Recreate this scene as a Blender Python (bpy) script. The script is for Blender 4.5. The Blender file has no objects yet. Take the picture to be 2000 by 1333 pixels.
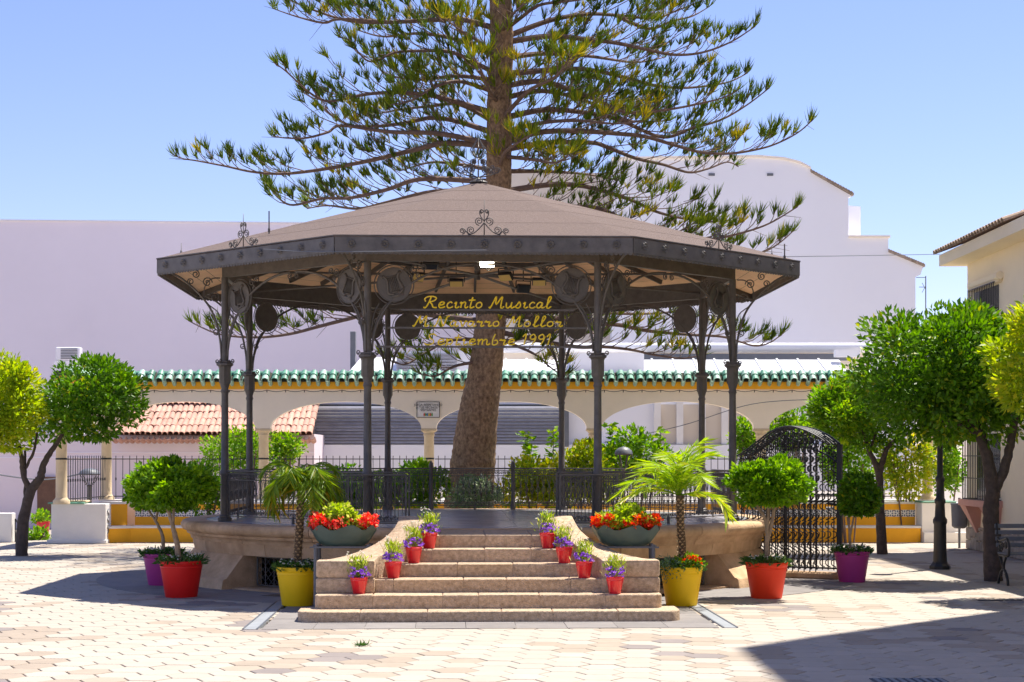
import bpy, bmesh, math, random
import numpy as np
from mathutils import Vector, Matrix
PI = math.pi
rnd = random.Random(7)
sc = bpy.context.scene

# ------------------------------------------------------------------ camera, sky, sun, exposure
EYE, F = 1.82, 3350.0            # eye height in metres, focal length in photo pixels
cam_d = bpy.data.cameras.new('camera'); cam = bpy.data.objects.new('camera', cam_d)
sc.collection.objects.link(cam); sc.camera = cam
cam.location = (0, 0, EYE); cam.rotation_euler = (PI/2, 0, 0)
cam_d.sensor_width = 36; cam_d.lens = F/2000*36; cam_d.shift_y = (892-666.5)/2000; cam_d.clip_end = 2000
SUN = Vector((1.5, 1.58, 4.6)).normalized()
w = bpy.data.worlds.new('World'); sc.world = w; w.use_nodes = True
nt = w.node_tree; bg = nt.nodes['Background']
sky = nt.nodes.new('ShaderNodeTexSky'); sky.sky_type = 'NISHITA'; sky.sun_disc = False
sky.sun_elevation = math.asin(SUN.z); sky.sun_rotation = math.atan2(SUN.x, SUN.y)
sky.air_density = 1.0; sky.dust_density = 0.1; sky.ozone_density = 5.0; sky.altitude = 100
tint = nt.nodes.new('ShaderNodeMix'); tint.data_type = 'RGBA'; tint.blend_type = 'MULTIPLY'; tint.inputs['Factor'].default_value = 1
tint.inputs['B'].default_value = (1.0, .845, 1.0, 1)                  # the photograph's sky leans to violet blue
nt.links.new(sky.outputs[0], tint.inputs['A']); nt.links.new(tint.outputs['Result'], bg.inputs[0]); bg.inputs[1].default_value = 0.057
sd = bpy.data.lights.new('sun', 'SUN'); sun = bpy.data.objects.new('sun', sd); sc.collection.objects.link(sun)
sd.energy = 2.75; sd.angle = math.radians(0.55); sd.color = (1.0, 0.94, 0.84)
sun.rotation_euler = SUN.to_track_quat('Z', 'Y').to_euler(); sun.location = (30, 40, 90)
sc.view_settings.view_transform = 'Standard'; sc.view_settings.look = 'None'
sc.view_settings.gamma = 1.0; sc.view_settings.exposure = 1.7
sc.view_settings.use_curve_mapping = False
sc.cycles.max_bounces = 8; sc.cycles.diffuse_bounces = 5; sc.cycles.transparent_max_bounces = 8

# ------------------------------------------------------------------ helpers
COL = sc.collection
def at(x, y, Y): return Vector(((x-1000)/F*Y, Y, EYE+(892-y)/F*Y))        # point seen at photo pixel x,y, Y metres away
def gd(x, y):                                                            # point on the ground seen at pixel x,y
    Y = EYE*F/(y-892); return Vector(((x-1000)/F*Y, Y, 0))
def lin(*c):
    if len(c) == 1: c = c[0]
    return tuple(((v/255+.055)/1.055)**2.4 if v > 10 else v/255/12.92 for v in c)

class MB:
    def __init__(s): s.v = []; s.f = []; s.m = []
    def add(s, vs, fs, m=0):
        o = len(s.v); s.v.extend(tuple(p) for p in vs); s.f.extend(tuple(i+o for i in f) for f in fs); s.m.extend([m]*len(fs)); return s
    def box(s, x0, x1, y0, y1, z0, z1, m=0):
        return s.add([(x0,y0,z0),(x1,y0,z0),(x1,y1,z0),(x0,y1,z0),(x0,y0,z1),(x1,y0,z1),(x1,y1,z1),(x0,y1,z1)],
            [(0,3,2,1),(4,5,6,7),(0,1,5,4),(1,2,6,5),(2,3,7,6),(3,0,4,7)], m)
    def rbox(s, x0, x1, y0, y1, z0, z1, b=.01, seg=2, m=0):              # box with rounded edges
        bm = bmesh.new(); bmesh.ops.create_cube(bm, size=1)
        for v in bm.verts: v.co = Vector(((x0+x1)/2+v.co.x*(x1-x0), (y0+y1)/2+v.co.y*(y1-y0), (z0+z1)/2+v.co.z*(z1-z0)))
        bmesh.ops.bevel(bm, geom=bm.edges[:], offset=b, segments=seg, affect='EDGES', profile=.5)
        return s.bm(bm, m)
    def bm(s, bm, m=0):
        bm.verts.index_update()
        s.add([v.co[:] for v in bm.verts], [[v.index for v in f.verts] for f in bm.faces], m); bm.free(); return s
    def bar(s, a, b, w, h=None, m=0):                                    # square bar between two points
        a = Vector(a); b = Vector(b); h = h or w; d = (b-a).normalized()
        up = Vector((0,0,1)) if abs(d.z) < .95 else Vector((0,1,0))
        sx = d.cross(up).normalized()*w/2; sy = sx.cross(d).normalized()*h/2
        vs = [p+q for p in (a, b) for q in (-sx-sy, sx-sy, sx+sy, -sx+sy)]
        return s.add(vs, [(0,1,5,4),(1,2,6,5),(2,3,7,6),(3,0,4,7),(0,3,2,1),(4,5,6,7)], m)
    def tube(s, pts, r, n=6, m=0, cap=True, close=False):
        pts = [Vector(p) for p in pts]; k = len(pts)
        rs = r if isinstance(r, (list, tuple)) else [r]*k
        t0 = (pts[1]-pts[0]).normalized(); up = Vector((0,0,1)) if abs(t0.z) < .9 else Vector((1,0,0))
        nx = t0.cross(up).normalized(); vs = []
        for i in range(k):
            a = pts[(i-1) % k] if close else pts[max(i-1,0)]; b = pts[(i+1) % k] if close else pts[min(i+1,k-1)]
            t = b-a; t = t.normalized() if t.length > 1e-9 else t0
            nx = nx-t*nx.dot(t)
            nx = nx.normalized() if nx.length > 1e-6 else t.orthogonal().normalized()
            ny = t.cross(nx)
            for j in range(n):
                q = 2*PI*j/n; vs.append(pts[i]+(nx*math.cos(q)+ny*math.sin(q))*rs[i])
        fs = [(i*n+j, i*n+(j+1)%n, ((i+1)%k)*n+(j+1)%n, ((i+1)%k)*n+j) for i in range(k if close else k-1) for j in range(n)]
        if cap and not close: fs += [tuple(range(n))[::-1], tuple((k-1)*n+j for j in range(n))]
        return s.add(vs, fs, m)
    def lathe(s, prof, n=24, a0=0, a1=2*PI, c=(0,0), m=0, cap=False, wob=None):
        full = abs(a1-a0-2*PI) < 1e-6; na = n if full else n+1; k = len(prof); vs = []
        for i in range(na):
            q = a0+(a1-a0)*i/n
            for (r, z) in prof:
                rr = r*(1+(wob(q, z) if wob else 0)); vs.append((c[0]+rr*math.cos(q), c[1]+rr*math.sin(q), z))
        fs = [(i*k+j, ((i+1)%na)*k+j, ((i+1)%na)*k+j+1, i*k+j+1) for i in range(n) for j in range(k-1)]
        if cap and not full: fs += [tuple(range(k))[::-1], tuple((na-1)*k+j for j in range(k))][::1]
        return s.add(vs, fs, m)
    def prism(s, poly, z0, z1, m=0):
        n = len(poly); vs = [(x,y,z0) for x,y in poly]+[(x,y,z1) for x,y in poly]
        return s.add(vs, [tuple(range(n))[::-1], tuple(range(n,2*n))]+[(i,(i+1)%n,n+(i+1)%n,n+i) for i in range(n)], m)
    def slab(s, poly, y0, y1, m=0):                                      # x-z outline given a thickness along y
        n = len(poly); vs = [(x,y0,z) for x,z in poly]+[(x,y1,z) for x,z in poly]
        return s.add(vs, [tuple(range(n)), tuple(range(n,2*n))[::-1]]+[(i,n+i,n+(i+1)%n,(i+1)%n) for i in range(n)], m)
    def mesh(s, name, mats, smooth=False):
        me = bpy.data.meshes.new(name); me.from_pydata(s.v, [], s.f)
        for q in (mats if isinstance(mats, (list,tuple)) else [mats]): me.materials.append(q)
        if any(s.m): me.polygons.foreach_set('material_index', s.m)
        if smooth: me.polygons.foreach_set('use_smooth', [True]*len(me.polygons))
        me.update(); return me
    def build(s, name, mats, parent=None, smooth=False, fix=True):
        me = s.mesh(name, mats, smooth)
        if fix:
            bm = bmesh.new(); bm.from_mesh(me); bmesh.ops.recalc_face_normals(bm, faces=bm.faces[:]); bm.to_mesh(me); bm.free()
        if smooth:
            try: me.set_sharp_from_angle(angle=math.radians(38))
            except Exception: pass
        return link(name, me, parent)

def link(name, data, parent=None, loc=(0,0,0), rz=0):
    o = bpy.data.objects.new(name, data); COL.objects.link(o); o.location = loc; o.rotation_euler = (0,0,rz)
    if parent is not None: o.parent = parent
    return o
def tag(o, label=None, cat=None, group=None, kind=None):
    for k, v in (('label',label),('category',cat),('group',group),('kind',kind)):
        if v: o[k] = v
    return o
def thing(name, label, cat, loc=(0,0,0), rz=0, group=None): return tag(link(name, None, None, loc, rz), label, cat, group)
def copy(o, parent, loc=None, rz=None):
    c = o.copy(); COL.objects.link(c); c.parent = parent
    if loc is not None: c.location = loc
    if rz is not None: c.rotation_euler = (0,0,rz)
    for ch in [q for q in o.children]: copy(ch, c)
    return c
def crom(pts, sub=6, close=False):                                       # smooth curve through points
    P = [np.array(p, float) for p in pts]; n = len(P); out = []
    for i in range(n if close else n-1):
        g = (lambda k: P[k % n]) if close else (lambda k: P[min(max(k,0),n-1)])
        a, b, c, d = g(i-1), g(i), g(i+1), g(i+2)
        for q in range(sub):
            t = q/sub; out.append(.5*((2*b)+(c-a)*t+(2*a-5*b+4*c-d)*t*t+(3*b-a-3*c+d)*t**3))
    if not close: out.append(P[-1])
    return [tuple(p) for p in out]
def spiral(cx, cz, r0, r1, a0, turns, n=18):                             # in the x-z plane
    return [(cx+(r0+(r1-r0)*i/n)*math.cos(a0+2*PI*turns*i/n), 0, cz+(r0+(r1-r0)*i/n)*math.sin(a0+2*PI*turns*i/n)) for i in range(n+1)]

# ------------------------------------------------------------------ materials
def mat(name, col, rough=.7, var=.12, scale=6, bump=0, bscale=None, rv=0, metal=0, col2=None, spec=None, stretch=None, coat=0):
    m = bpy.data.materials.new(name); m.use_nodes = True; t = m.node_tree; N = t.nodes; L = t.links
    p = N['Principled BSDF']; p.inputs['Roughness'].default_value = rough; p.inputs['Metallic'].default_value = metal
    if spec is not None: p.inputs['Specular IOR Level'].default_value = spec
    if coat: p.inputs['Coat Weight'].default_value = coat
    tc = N.new('ShaderNodeTexCoord'); oi = N.new('ShaderNodeObjectInfo')
    mp = N.new('ShaderNodeMapping'); L.new(tc.outputs['Object'], mp.inputs['Vector'])
    cx = N.new('ShaderNodeMath'); cx.operation = 'MULTIPLY'; cx.inputs[1].default_value = 37
    L.new(oi.outputs['Random'], cx.inputs[0]); L.new(cx.outputs[0], mp.inputs['Location'])
    if stretch: mp.inputs['Scale'].default_value = stretch
    n1 = N.new('ShaderNodeTexNoise'); n1.inputs['Scale'].default_value = scale; n1.inputs['Detail'].default_value = 6; n1.inputs['Roughness'].default_value = .65
    L.new(mp.outputs[0], n1.inputs['Vector'])
    mx = N.new('ShaderNodeMix'); mx.data_type = 'RGBA'
    c2 = col2 or tuple(min(1, c*(1+var)) for c in col); c1 = col if col2 else tuple(c*(1-var) for c in col)
    mx.inputs['A'].default_value = (*c1, 1); mx.inputs['B'].default_value = (*c2, 1)
    mr = N.new('ShaderNodeMapRange'); mr.inputs['From Min'].default_value = .3; mr.inputs['From Max'].default_value = .7
    L.new(n1.outputs['Fac'], mr.inputs['Value']); L.new(mr.outputs[0], mx.inputs['Factor'])
    last = mx.outputs['Result']
    if rv:
        h = N.new('ShaderNodeHueSaturation'); q = N.new('ShaderNodeMapRange')
        q.inputs['To Min'].default_value = 1-rv; q.inputs['To Max'].default_value = 1+rv
        L.new(oi.outputs['Random'], q.inputs['Value']); L.new(q.outputs[0], h.inputs['Value']); L.new(last, h.inputs['Color']); last = h.outputs[0]
    L.new(last, p.inputs['Base Color'])
    if bump:
        n2 = N.new('ShaderNodeTexNoise'); n2.inputs['Scale'].default_value = bscale or scale*6; n2.inputs['Detail'].default_value = 5
        L.new(mp.outputs[0], n2.inputs['Vector'])
        b = N.new('ShaderNodeBump'); b.inputs['Strength'].default_value = bump; b.inputs['Distance'].default_value = .02
        L.new(n2.outputs['Fac'], b.inputs['Height']); L.new(b.outputs[0], p.inputs['Normal'])
    return m
def leafmat(name, stops, trans=.35, rough=.45):                          # per-leaf tint from the attribute 'var'
    m = bpy.data.materials.new(name); m.use_nodes = True; t = m.node_tree; N = t.nodes; L = t.links; p = N['Principled BSDF']
    a = N.new('ShaderNodeAttribute'); a.attribute_name = 'var'
    r = N.new('ShaderNodeValToRGB'); e = r.color_ramp.elements
    for i, (pos, c) in enumerate(stops):
        q = e[i] if i < 2 else e.new(pos); q.position = pos; q.color = (*c, 1)
    L.new(a.outputs['Fac'], r.inputs[0]); L.new(r.outputs[0], p.inputs['Base Color']); p.inputs['Roughness'].default_value = rough; p.inputs['Specular IOR Level'].default_value = .35
    tr = N.new('ShaderNodeBsdfTranslucent'); g = N.new('ShaderNodeHueSaturation'); g.inputs['Value'].default_value = 1.5; g.inputs['Saturation'].default_value = 1.1
    L.new(r.outputs[0], g.inputs['Color']); L.new(g.outputs[0], tr.inputs['Color'])
    ms = N.new('ShaderNodeMixShader'); ms.inputs[0].default_value = trans
    L.new(p.outputs[0], ms.inputs[1]); L.new(tr.outputs[0], ms.inputs[2]); L.new(ms.outputs[0], N['Material Output'].inputs['Surface'])
    return m
def emit(name, col, s):
    m = bpy.data.materials.new(name); m.use_nodes = True; p = m.node_tree.nodes['Principled BSDF']
    p.inputs['Base Color'].default_value = (*col,1); p.inputs['Emission Color'].default_value = (*col,1); p.inputs['Emission Strength'].default_value = s
    return m

M = {}
M['iron'] = mat('painted_iron', (.105,.094,.083), .5, .25, 9, .12, 60)
M['iron_lead'] = mat('lead_sheet', (.115,.105,.098), .5, .3, 5, .1, 30)
M['black_iron'] = mat('black_iron', (.018,.018,.019), .45, .2, 12)
M['sand'] = mat('sandstone', (.43,.265,.14), .9, 0, 3.2, .6, 45, .10, col2=(.70,.48,.285))
M['step'] = mat('worn_sandstone', (.34,.235,.145), .9, 0, 22, .7, 80, .08, col2=(.68,.51,.35))
M['floor'] = mat('polished_slab', (.33,.315,.33), .25, .2, 3, 0, None, .12)
M['apron'] = mat('apron_stone', (.22,.20,.19), .75, .12, 5, .2, 60, .12)
M['felt'] = mat('mineral_felt', (.155,.11,.092), .95, .22, 28, .6, 160, .05)
M['ceil'] = mat('ceiling_boards', (.88,.56,.31), .6, .1, 3, 0, None, .08)
M['pav_white'] = mat('paver_white', (.425,.37,.305), .8, .06, 5, .15, 90, .06)
M['pav_tan'] = mat('paver_tan', (.35,.285,.22), .8, .08, 5, .15, 90, .08)
M['pav_grey'] = mat('paver_grey', (.235,.20,.185), .8, .08, 5, .15, 90, .08)
M['drain'] = mat('drain_steel', (.30,.32,.34), .5, .15, 5)
M['joint'] = mat('ground_bed', (.34,.29,.24), .9, .15, 1.5)
M['cream'] = mat('cream_render', (.92,.81,.66), .9, .05, 1.2, .1, 40)
M['cream2'] = mat('cream_building', (.93,.81,.58), .9, .05, .8, .1, 40)
M['colstone'] = mat('column_stone', (.66,.52,.33), .8, .12, 4, .2, 60, .05)
M['orange'] = mat('ochre_paint', (.93,.44,.02), .8, .1, 1.5, .08, 50)
M['white'] = mat('white_paint', (.80,.77,.73), .85, .06, 2, .1, 40)
M['gtile'] = mat('green_glazed_tile', (.10,.28,.19), .5, .35, 12, 0, None, .22)
M['gtile_pale'] = mat('pale_glazed_tile', (.30,.47,.38), .5, .25, 12, 0, None, .2)
M['gtile_old'] = mat('dark_mortar', (.07,.065,.05), .95, .4, 12)
M['terra'] = mat('terracotta_tile', (.60,.34,.25), .85, .2, 9, .2, 60, .16)
M['oldtile'] = mat('weathered_tile', (.34,.26,.19), .9, .25, 9, .2, 60, .22)
M['pinkwall'] = mat('pink_wall', (.84,.72,.74), .9, .05, .25)
M['lavwall'] = mat('lavender_wall', (.88,.81,.85), .9, .05, .12, .03, 8)
M['paleb'] = mat('pale_wall', (.85,.845,.875), .9, .03, .15, .03, 8)
M['beigewall'] = mat('beige_wall', (.66,.58,.48), .9, .05, .5)
M['louver'] = mat('grey_louver', (.34,.34,.38), .5, .15, 4, 0, None, .08)
M['zinc'] = mat('white_metal', (.80,.80,.82), .4, .04, 2)
M['darkgap'] = mat('dark_opening', (.03,.032,.04), .6, .1, 3)  # near-black; the shade inside gaps and openings is put into this colour
M['greymetal'] = mat('grey_metal', (.14,.15,.17), .5, .1, 4)
M['bark'] = mat('pine_bark', (.10,.055,.03), .95, 0, 16, 1.0, 30, col2=(.44,.285,.16), stretch=(1,1,.7))
M['branch'] = mat('branch_bark', (.17,.11,.085), .9, .3, 10, .4, 40)
M['obark'] = mat('orange_tree_bark', (.085,.062,.05), .9, .35, 12, .7, 40)
M['tbark'] = mat('topiary_bark', (.33,.24,.16), .85, .3, 14, .5, 50)
M['palmbark'] = mat('palm_trunk', (.40,.28,.16), .9, .3, 14, .5, 50)
M['red'] = mat('red_plastic', (.74,.012,.010), .5, .04, 4, spec=.35)
M['orangered'] = mat('orange_red_plastic', (.84,.045,.008), .5, .04, 4, spec=.35)
M['magenta'] = mat('magenta_plastic', (.42,.04,.23), .5, .05, 4, spec=.35)
M['yellow'] = mat('yellow_plastic', (.95,.60,.004), .5, .04, 4, spec=.35)
M['smallred'] = mat('small_red_glaze', (.72,.012,.022), .28, .05, 8, coat=.3)
M['soil'] = mat('soil', (.05,.035,.025), .95, .3, 20)
M['planter'] = mat('green_planter', (.055,.095,.085), .4, .15, 5)
M['steel'] = mat('stand_steel', (.11,.12,.14), .45, .1, 4)
M['yellowneon'] = mat('yellow_wire', (.95,.70,.03), .4, .03, 4)
M['glass'] = mat('dark_glass', (.03,.035,.04), .08, .1, 2)
M['black'] = mat('black_print', (.02,.02,.02), .6, .05, 4)
M['pinkpot'] = mat('pink_plaster', (.62,.33,.26), .8, .06, 4)
M['brown'] = mat('brown_blind', (.17,.085,.05), .7, .2, 6)
M['rubble'] = mat('rubble_stone', (.36,.31,.26), .9, .3, 5, .5, 20, .2)
M['lamp_glow'] = emit('lamp_glow', (1.0,.86,.6), 9)
M['reflector'] = mat('yellow_reflector', (.78,.56,.18), .3, .1, 6)
G = lin
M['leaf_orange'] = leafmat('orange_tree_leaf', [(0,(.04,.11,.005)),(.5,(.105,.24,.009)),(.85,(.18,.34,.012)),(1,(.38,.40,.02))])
M['leaf_yellow'] = leafmat('sunlit_young_leaf', [(0,(.18,.28,.012)),(.5,(.36,.46,.02)),(1,(.6,.54,.04))], .5)  # young leaves, with sunlight also put into the yellow-green
M['leaf_top'] = leafmat('topiary_leaf', [(0,(.05,.13,.005)),(.5,(.16,.33,.009)),(1,(.32,.5,.015))], .4, .45)
M['leaf_shrub'] = leafmat('shrub_leaf', [(0,(.08,.2,.015)),(.5,(.17,.33,.02)),(1,(.36,.46,.04))], .5)
M['leaf_gold'] = leafmat('gold_shrub_leaf', [(0,(.13,.26,.015)),(.5,(.34,.42,.025)),(1,(.66,.54,.05))], .5)
M['leaf_varieg'] = leafmat('variegated_leaf', [(0,(.08,.17,.04)),(.5,(.22,.32,.14)),(1,(.65,.68,.5))], .35)
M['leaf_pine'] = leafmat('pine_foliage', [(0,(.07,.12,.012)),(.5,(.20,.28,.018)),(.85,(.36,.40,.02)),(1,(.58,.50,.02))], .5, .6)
M['leaf_palm'] = leafmat('palm_leaf', [(0,(.09,.19,.012)),(.6,(.22,.32,.016)),(1,(.58,.34,.03))], .4)  # darker copy, with the left palm's shade put into the colour
M['leaf_palm2'] = leafmat('sunlit_palm_leaf', [(0,(.2,.36,.015)),(.6,(.40,.52,.02)),(1,(.62,.56,.03))], .45)  # brighter palm leaf, with sunlight put into the colour
M['leaf_ground'] = leafmat('pot_groundcover', [(0,(.03,.085,.02)),(.7,(.08,.17,.03)),(1,(.14,.22,.05))], .3)
M['leaf_lime'] = leafmat('lime_leaf', [(0,(.2,.32,.02)),(.6,(.38,.48,.04)),(1,(.62,.60,.16))], .5)
M['leaf_silver'] = leafmat('silver_leaf', [(0,(.06,.13,.08)),(1,(.17,.26,.18))], .25)
M['fl_red'] = leafmat('red_petal', [(0,(.65,.012,.008)),(.6,(.85,.06,.012)),(1,(.9,.35,.03))], .5)
M['fl_pink'] = leafmat('coral_petal', [(0,(.75,.03,.03)),(.6,(.88,.10,.08)),(1,(.92,.45,.3))], .5)
M['fl_purple'] = leafmat('purple_petal', [(0,(.18,.05,.45)),(.6,(.34,.14,.65)),(1,(.6,.38,.8))], .45)
M['fl_white'] = leafmat('white_petal', [(0,(.7,.68,.6)),(1,(.85,.83,.78))], .35)

# ------------------------------------------------------------------ foliage
def leaves(name, pos, dirs, L, W, matr, parent=None, seed=0, var=None, fold=.25, flat=None):
    """one mesh of many small folded leaves; pos, dirs are N x 3 arrays"""
    rs = np.random.RandomState(seed); n = len(pos)
    d = dirs/np.maximum(np.linalg.norm(dirs,axis=1,keepdims=True),1e-6)
    r = rs.normal(size=(n,3)) if flat is None else rs.normal(size=(n,3))*.35+np.array([0,0,1.])
    s = np.cross(d, r); s /= np.maximum(np.linalg.norm(s,axis=1,keepdims=True),1e-6)
    nn = np.cross(s, d)
    l = (L*rs.uniform(.65,1.25,n))[:,None]; ww = (W*rs.uniform(.7,1.2,n))[:,None]
    v = np.empty((n,4,3)); v[:,0] = pos; v[:,1] = pos+d*l*.5+s*ww*.5+nn*ww*fold; v[:,2] = pos+d*l; v[:,3] = pos+d*l*.5-s*ww*.5+nn*ww*fold
    base = np.arange(n)*4
    tri = np.stack([base,base+1,base+2,base,base+2,base+3],1).reshape(-1)
    me = bpy.data.meshes.new(name); me.vertices.add(n*4); me.vertices.foreach_set('co', v.reshape(-1).astype(np.float32))
    me.loops.add(n*6); me.loops.foreach_set('vertex_index', tri.astype(np.int32))
    me.polygons.add(n*2); me.polygons.foreach_set('loop_start', np.arange(0,n*6,3,dtype=np.int32)); 
    me.update(calc_edges=True); me.validate()
    a = me.attributes.new('var','FLOAT','POINT'); vv = rs.uniform(0,1,n) if var is None else var
    a.data.foreach_set('value', np.repeat(vv,4).astype(np.float32))
    me.materials.append(matr); o = link(name, me, parent)
    if 'flower' in name or 'ground' in name: o['kind'] = 'stuff'
    return o
def sph(rs, n):
    d = rs.normal(size=(n,3)); return d/np.linalg.norm(d,axis=1,keepdims=True)
def cloud(n, c, r, seed, nclump=40, cr=.28, shell=.78, zmin=None, inner=.25, up=.25):
    """leaf positions in clumps that sit around an ellipsoid; returns pos, dir, tint"""
    rs = np.random.RandomState(seed); c = np.array(c,float); r = np.array(r,float)
    d = sph(rs, nclump); k = np.where(rs.uniform(size=nclump) < inner, rs.uniform(.2,.6,nclump), shell*rs.uniform(.86,1.12,nclump))
    cc = d*k[:,None]; rad = cr*rs.uniform(.65,1.35,nclump); tint = rs.uniform(-.2,.2,nclump)
    w_ = rad**2; idx = rs.choice(nclump, n, p=w_/w_.sum())
    e = sph(rs, n); q = rs.uniform(.15,1,n)**(1/2.2)
    p = cc[idx]+e*(q*rad[idx])[:,None]
    if zmin is not None: p[:,2] = np.where(p[:,2] < zmin, zmin+(p[:,2]-zmin)*.25, p[:,2])
    dirs = e*.8+p*.5+rs.normal(size=(n,3))*.45; dirs[:,2] += up
    var = np.clip(.5+tint[idx]+rs.normal(size=n)*.2, 0, 1)
    return c+p*r, dirs, var
def canopy(name, n, c, r, seed, matr, parent, L=.115, W=.055, **kw):
    p, d, v = cloud(n, c, r, seed, **kw); return leaves(name, p, d, L, W, matr, parent, seed, v)
def limb(pts, r0, r1, sub=5, wob=.0, seed=0, flare=0):
    q = crom(pts, sub); rr = random.Random(seed); k = len(q)
    q = [(x+rr.uniform(-wob,wob), y+rr.uniform(-wob,wob), z) for x,y,z in q]
    rad = [r0+(r1-r0)*i/(k-1)+(flare*(1-i/(k*.14)) if i < k*.14 else 0) for i in range(k)]
    rad = [x*(1+rr.uniform(-.06,.06)) for x in rad]
    return q, rad

# ------------------------------------------------------------------ ground and paving
BC = Vector((-.52, 26.5, 0)); BROT = math.radians(2.07)                 # bandstand centre and turn
def bl(x, y, z=0):                                                      # bandstand-local to world
    c, s = math.cos(BROT), math.sin(BROT); return Vector((BC.x+x*c-y*s, BC.y+x*s+y*c, z))
def to_local(X, Y):
    c, s = math.cos(BROT), math.sin(BROT); dx, dy = X-BC.x, Y-BC.y; return dx*c+dy*s, -dx*s+dy*c
plaza = MB().add([(-300,-200,-.035),(300,-200,-.035),(300,500,-.035),(-300,500,-.035)], [(0,1,2,3)]).build('plaza', M['joint'], fix=False)
tag(plaza, kind='structure')
HA, HG = .205, .008                                                     # corner radius of a paver, joint
def hexmesh(a):
    b = MB(); o = [(a*math.cos(PI/3*i), a*math.sin(PI/3*i)) for i in range(6)]; k = (a-.006)/a
    vs = [(x,y,-.034) for x,y in o]+[(x,y,-.004) for x,y in o]+[(x*k,y*k,0) for x,y in o]
    b.add(vs, [(i,(i+1)%6,6+(i+1)%6,6+i) for i in range(6)]+[(6+i,6+(i+1)%6,12+(i+1)%6,12+i) for i in range(6)]+[tuple(range(12,18))]); return b
pm = [M['pav_white'], M['pav_tan'], M['pav_grey']]
hb = hexmesh(HA-HG); hmesh = [hb.mesh('paver', m) for m in pm]
pr = random.Random(3); spots = []; GA = math.radians(-5)
for i in range(-64, 65):
    for j in range(-5, 100):
        u = i*HA*1.5; v_ = (j+.5*(i % 2))*HA*math.sqrt(3)
        X = u*math.cos(GA)-v_*math.sin(GA); Y = 6+u*math.sin(GA)+v_*math.cos(GA)
        if not (3 < Y < 37.2 and abs(X) < 16): continue
        lx, ly = to_local(X, Y)
        if math.hypot(lx, ly) < 5.45 or (abs(lx) < 2.42 and -8.16 < ly < 0): continue
        spots.append((X, Y))
def pcol(X, Y):
    g = math.sin(X*1.9+Y*.7)+math.sin(Y*1.7-X*.6)+pr.uniform(-1.6,1.6)
    return 2 if g > 2.25 else (1 if g > .95 else 0)
vis = sorted([p for p in spots if p[1] > 13.45 and abs(p[0]) < p[1]*.305], key=lambda p: p[1])
near = set(vis[:300]); rest = MB()
for (X, Y) in spots:
    c = pcol(X, Y); dz = pr.uniform(-.0025,.0015)
    if (X, Y) in near: link('paver', hmesh[c], plaza, (X, Y, dz), GA)
    else:
        cg, sg = math.cos(GA), math.sin(GA)
        rest.add([(X+x*cg-y*sg, Y+x*sg+y*cg, z+dz) for x,y,z in hb.v], hb.f, c)
tag(rest.build('paver_field', pm, plaza, fix=False), kind='stuff')
# grey stone apron round the bandstand and in front of its stairs
apron = link('stone_apron', None, None, BC, BROT); tag(apron, kind='structure')
for r0, r1, n in ((4.2,4.95,40),(4.955,5.74,44)):
    for i in range(n):
        a0, a1 = 2*PI*i/n+.001, 2*PI*(i+1)/n-.001
        if -2.6 < r1*math.cos((a0+a1)/2) < 2.6 and math.sin((a0+a1)/2) < 0: continue
        b = MB(); q = [a0+(a1-a0)*k/3 for k in range(4)]
        b.prism([(r1*math.cos(x),r1*math.sin(x)) for x in q]+[(r0*math.cos(x),r0*math.sin(x)) for x in q[::-1]], -.034, pr.uniform(.003,.006))
        b.build('slab', M['apron'], apron)
for i in range(9):
    for j in range(6):
        x0 = -2.42+i*.538; y0 = -8.38+j*.56
        MB().box(x0+.002, x0+.535, y0+.002, y0+.557, -.034, pr.uniform(.003,.006)).build('slab', M['apron'], apron)
for s in (-1, 1):
    b = MB(); xs = s*2.54
    b.box(xs-.085, xs+.085, -8.38, -4.9, -.034, .004); b.build('drain_strip', M['drain'], apron)
    b = MB()
    for k in range(2): b.box(xs-.083+k*.147, xs-.064+k*.147, -8.38, -4.9, .0041, .010)
    b.build('drain_rim', M['steel'], apron)

# ------------------------------------------------------------------ bandstand
bs = thing('bandstand', 'octagonal wrought iron bandstand with brown felt roof on a round sandstone plinth', 'bandstand', BC, BROT)
R, RE = 4.0, 4.97; AP, AE = R*math.cos(PI/8), RE*math.cos(PI/8); HS, HE = R*math.sin(PI/8), RE*math.sin(PI/8)
ZP, ZC, ZB, ZE0, ZE1, ZA = .88, 3.19, 4.41, 4.43, 4.63, 6.05
D = math.radians
# plinth
fl = MB().lathe([(0,ZP-.002),(4.2,ZP-.002),(4.2,ZP-.05)], 64).build('floor', M['floor'], bs)
fp = MB()
for i in range(-9, 9):                                                   # floor slabs, cut by the circle
    for j in range(-9, 9):
        x0, y0 = i*.46, j*.46
        if max(math.hypot(x,y) for x in (x0,x0+.46) for y in (y0,y0+.46)) < 4.15: fp.box(x0+.002,x0+.458,y0+.002,y0+.458,ZP-.03,ZP+pr.uniform(.001,.003))
tag(fp.build('floor_slab', M['floor'], bs), kind='stuff')
rim = [(4.15,ZP+.004),(4.45,ZP+.004),(4.49,ZP-.012),(4.515,ZP-.05),(4.51,ZP-.10),(4.475,ZP-.135),(4.43,ZP-.15),(4.425,ZP-.185),(4.39,ZP-.20),(4.37,ZP-.235),(4.365,ZP-.26),(4.15,ZP-.26)]
nb = 20
def arc_block(prof, a0, a1, n): 
    return MB().lathe(prof+[prof[0]], n, a0, a1, cap=True)
ga = .0012
rb = arc_block(rim, ga, 2*PI/nb-ga, 6).mesh('rim_block', M['sand'], True)
bm_ = bmesh.new(); bm_.from_mesh(rb); bmesh.ops.recalc_face_normals(bm_, faces=bm_.faces[:]); bm_.to_mesh(rb); bm_.free()
rb.set_sharp_from_angle(angle=D(40))
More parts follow.
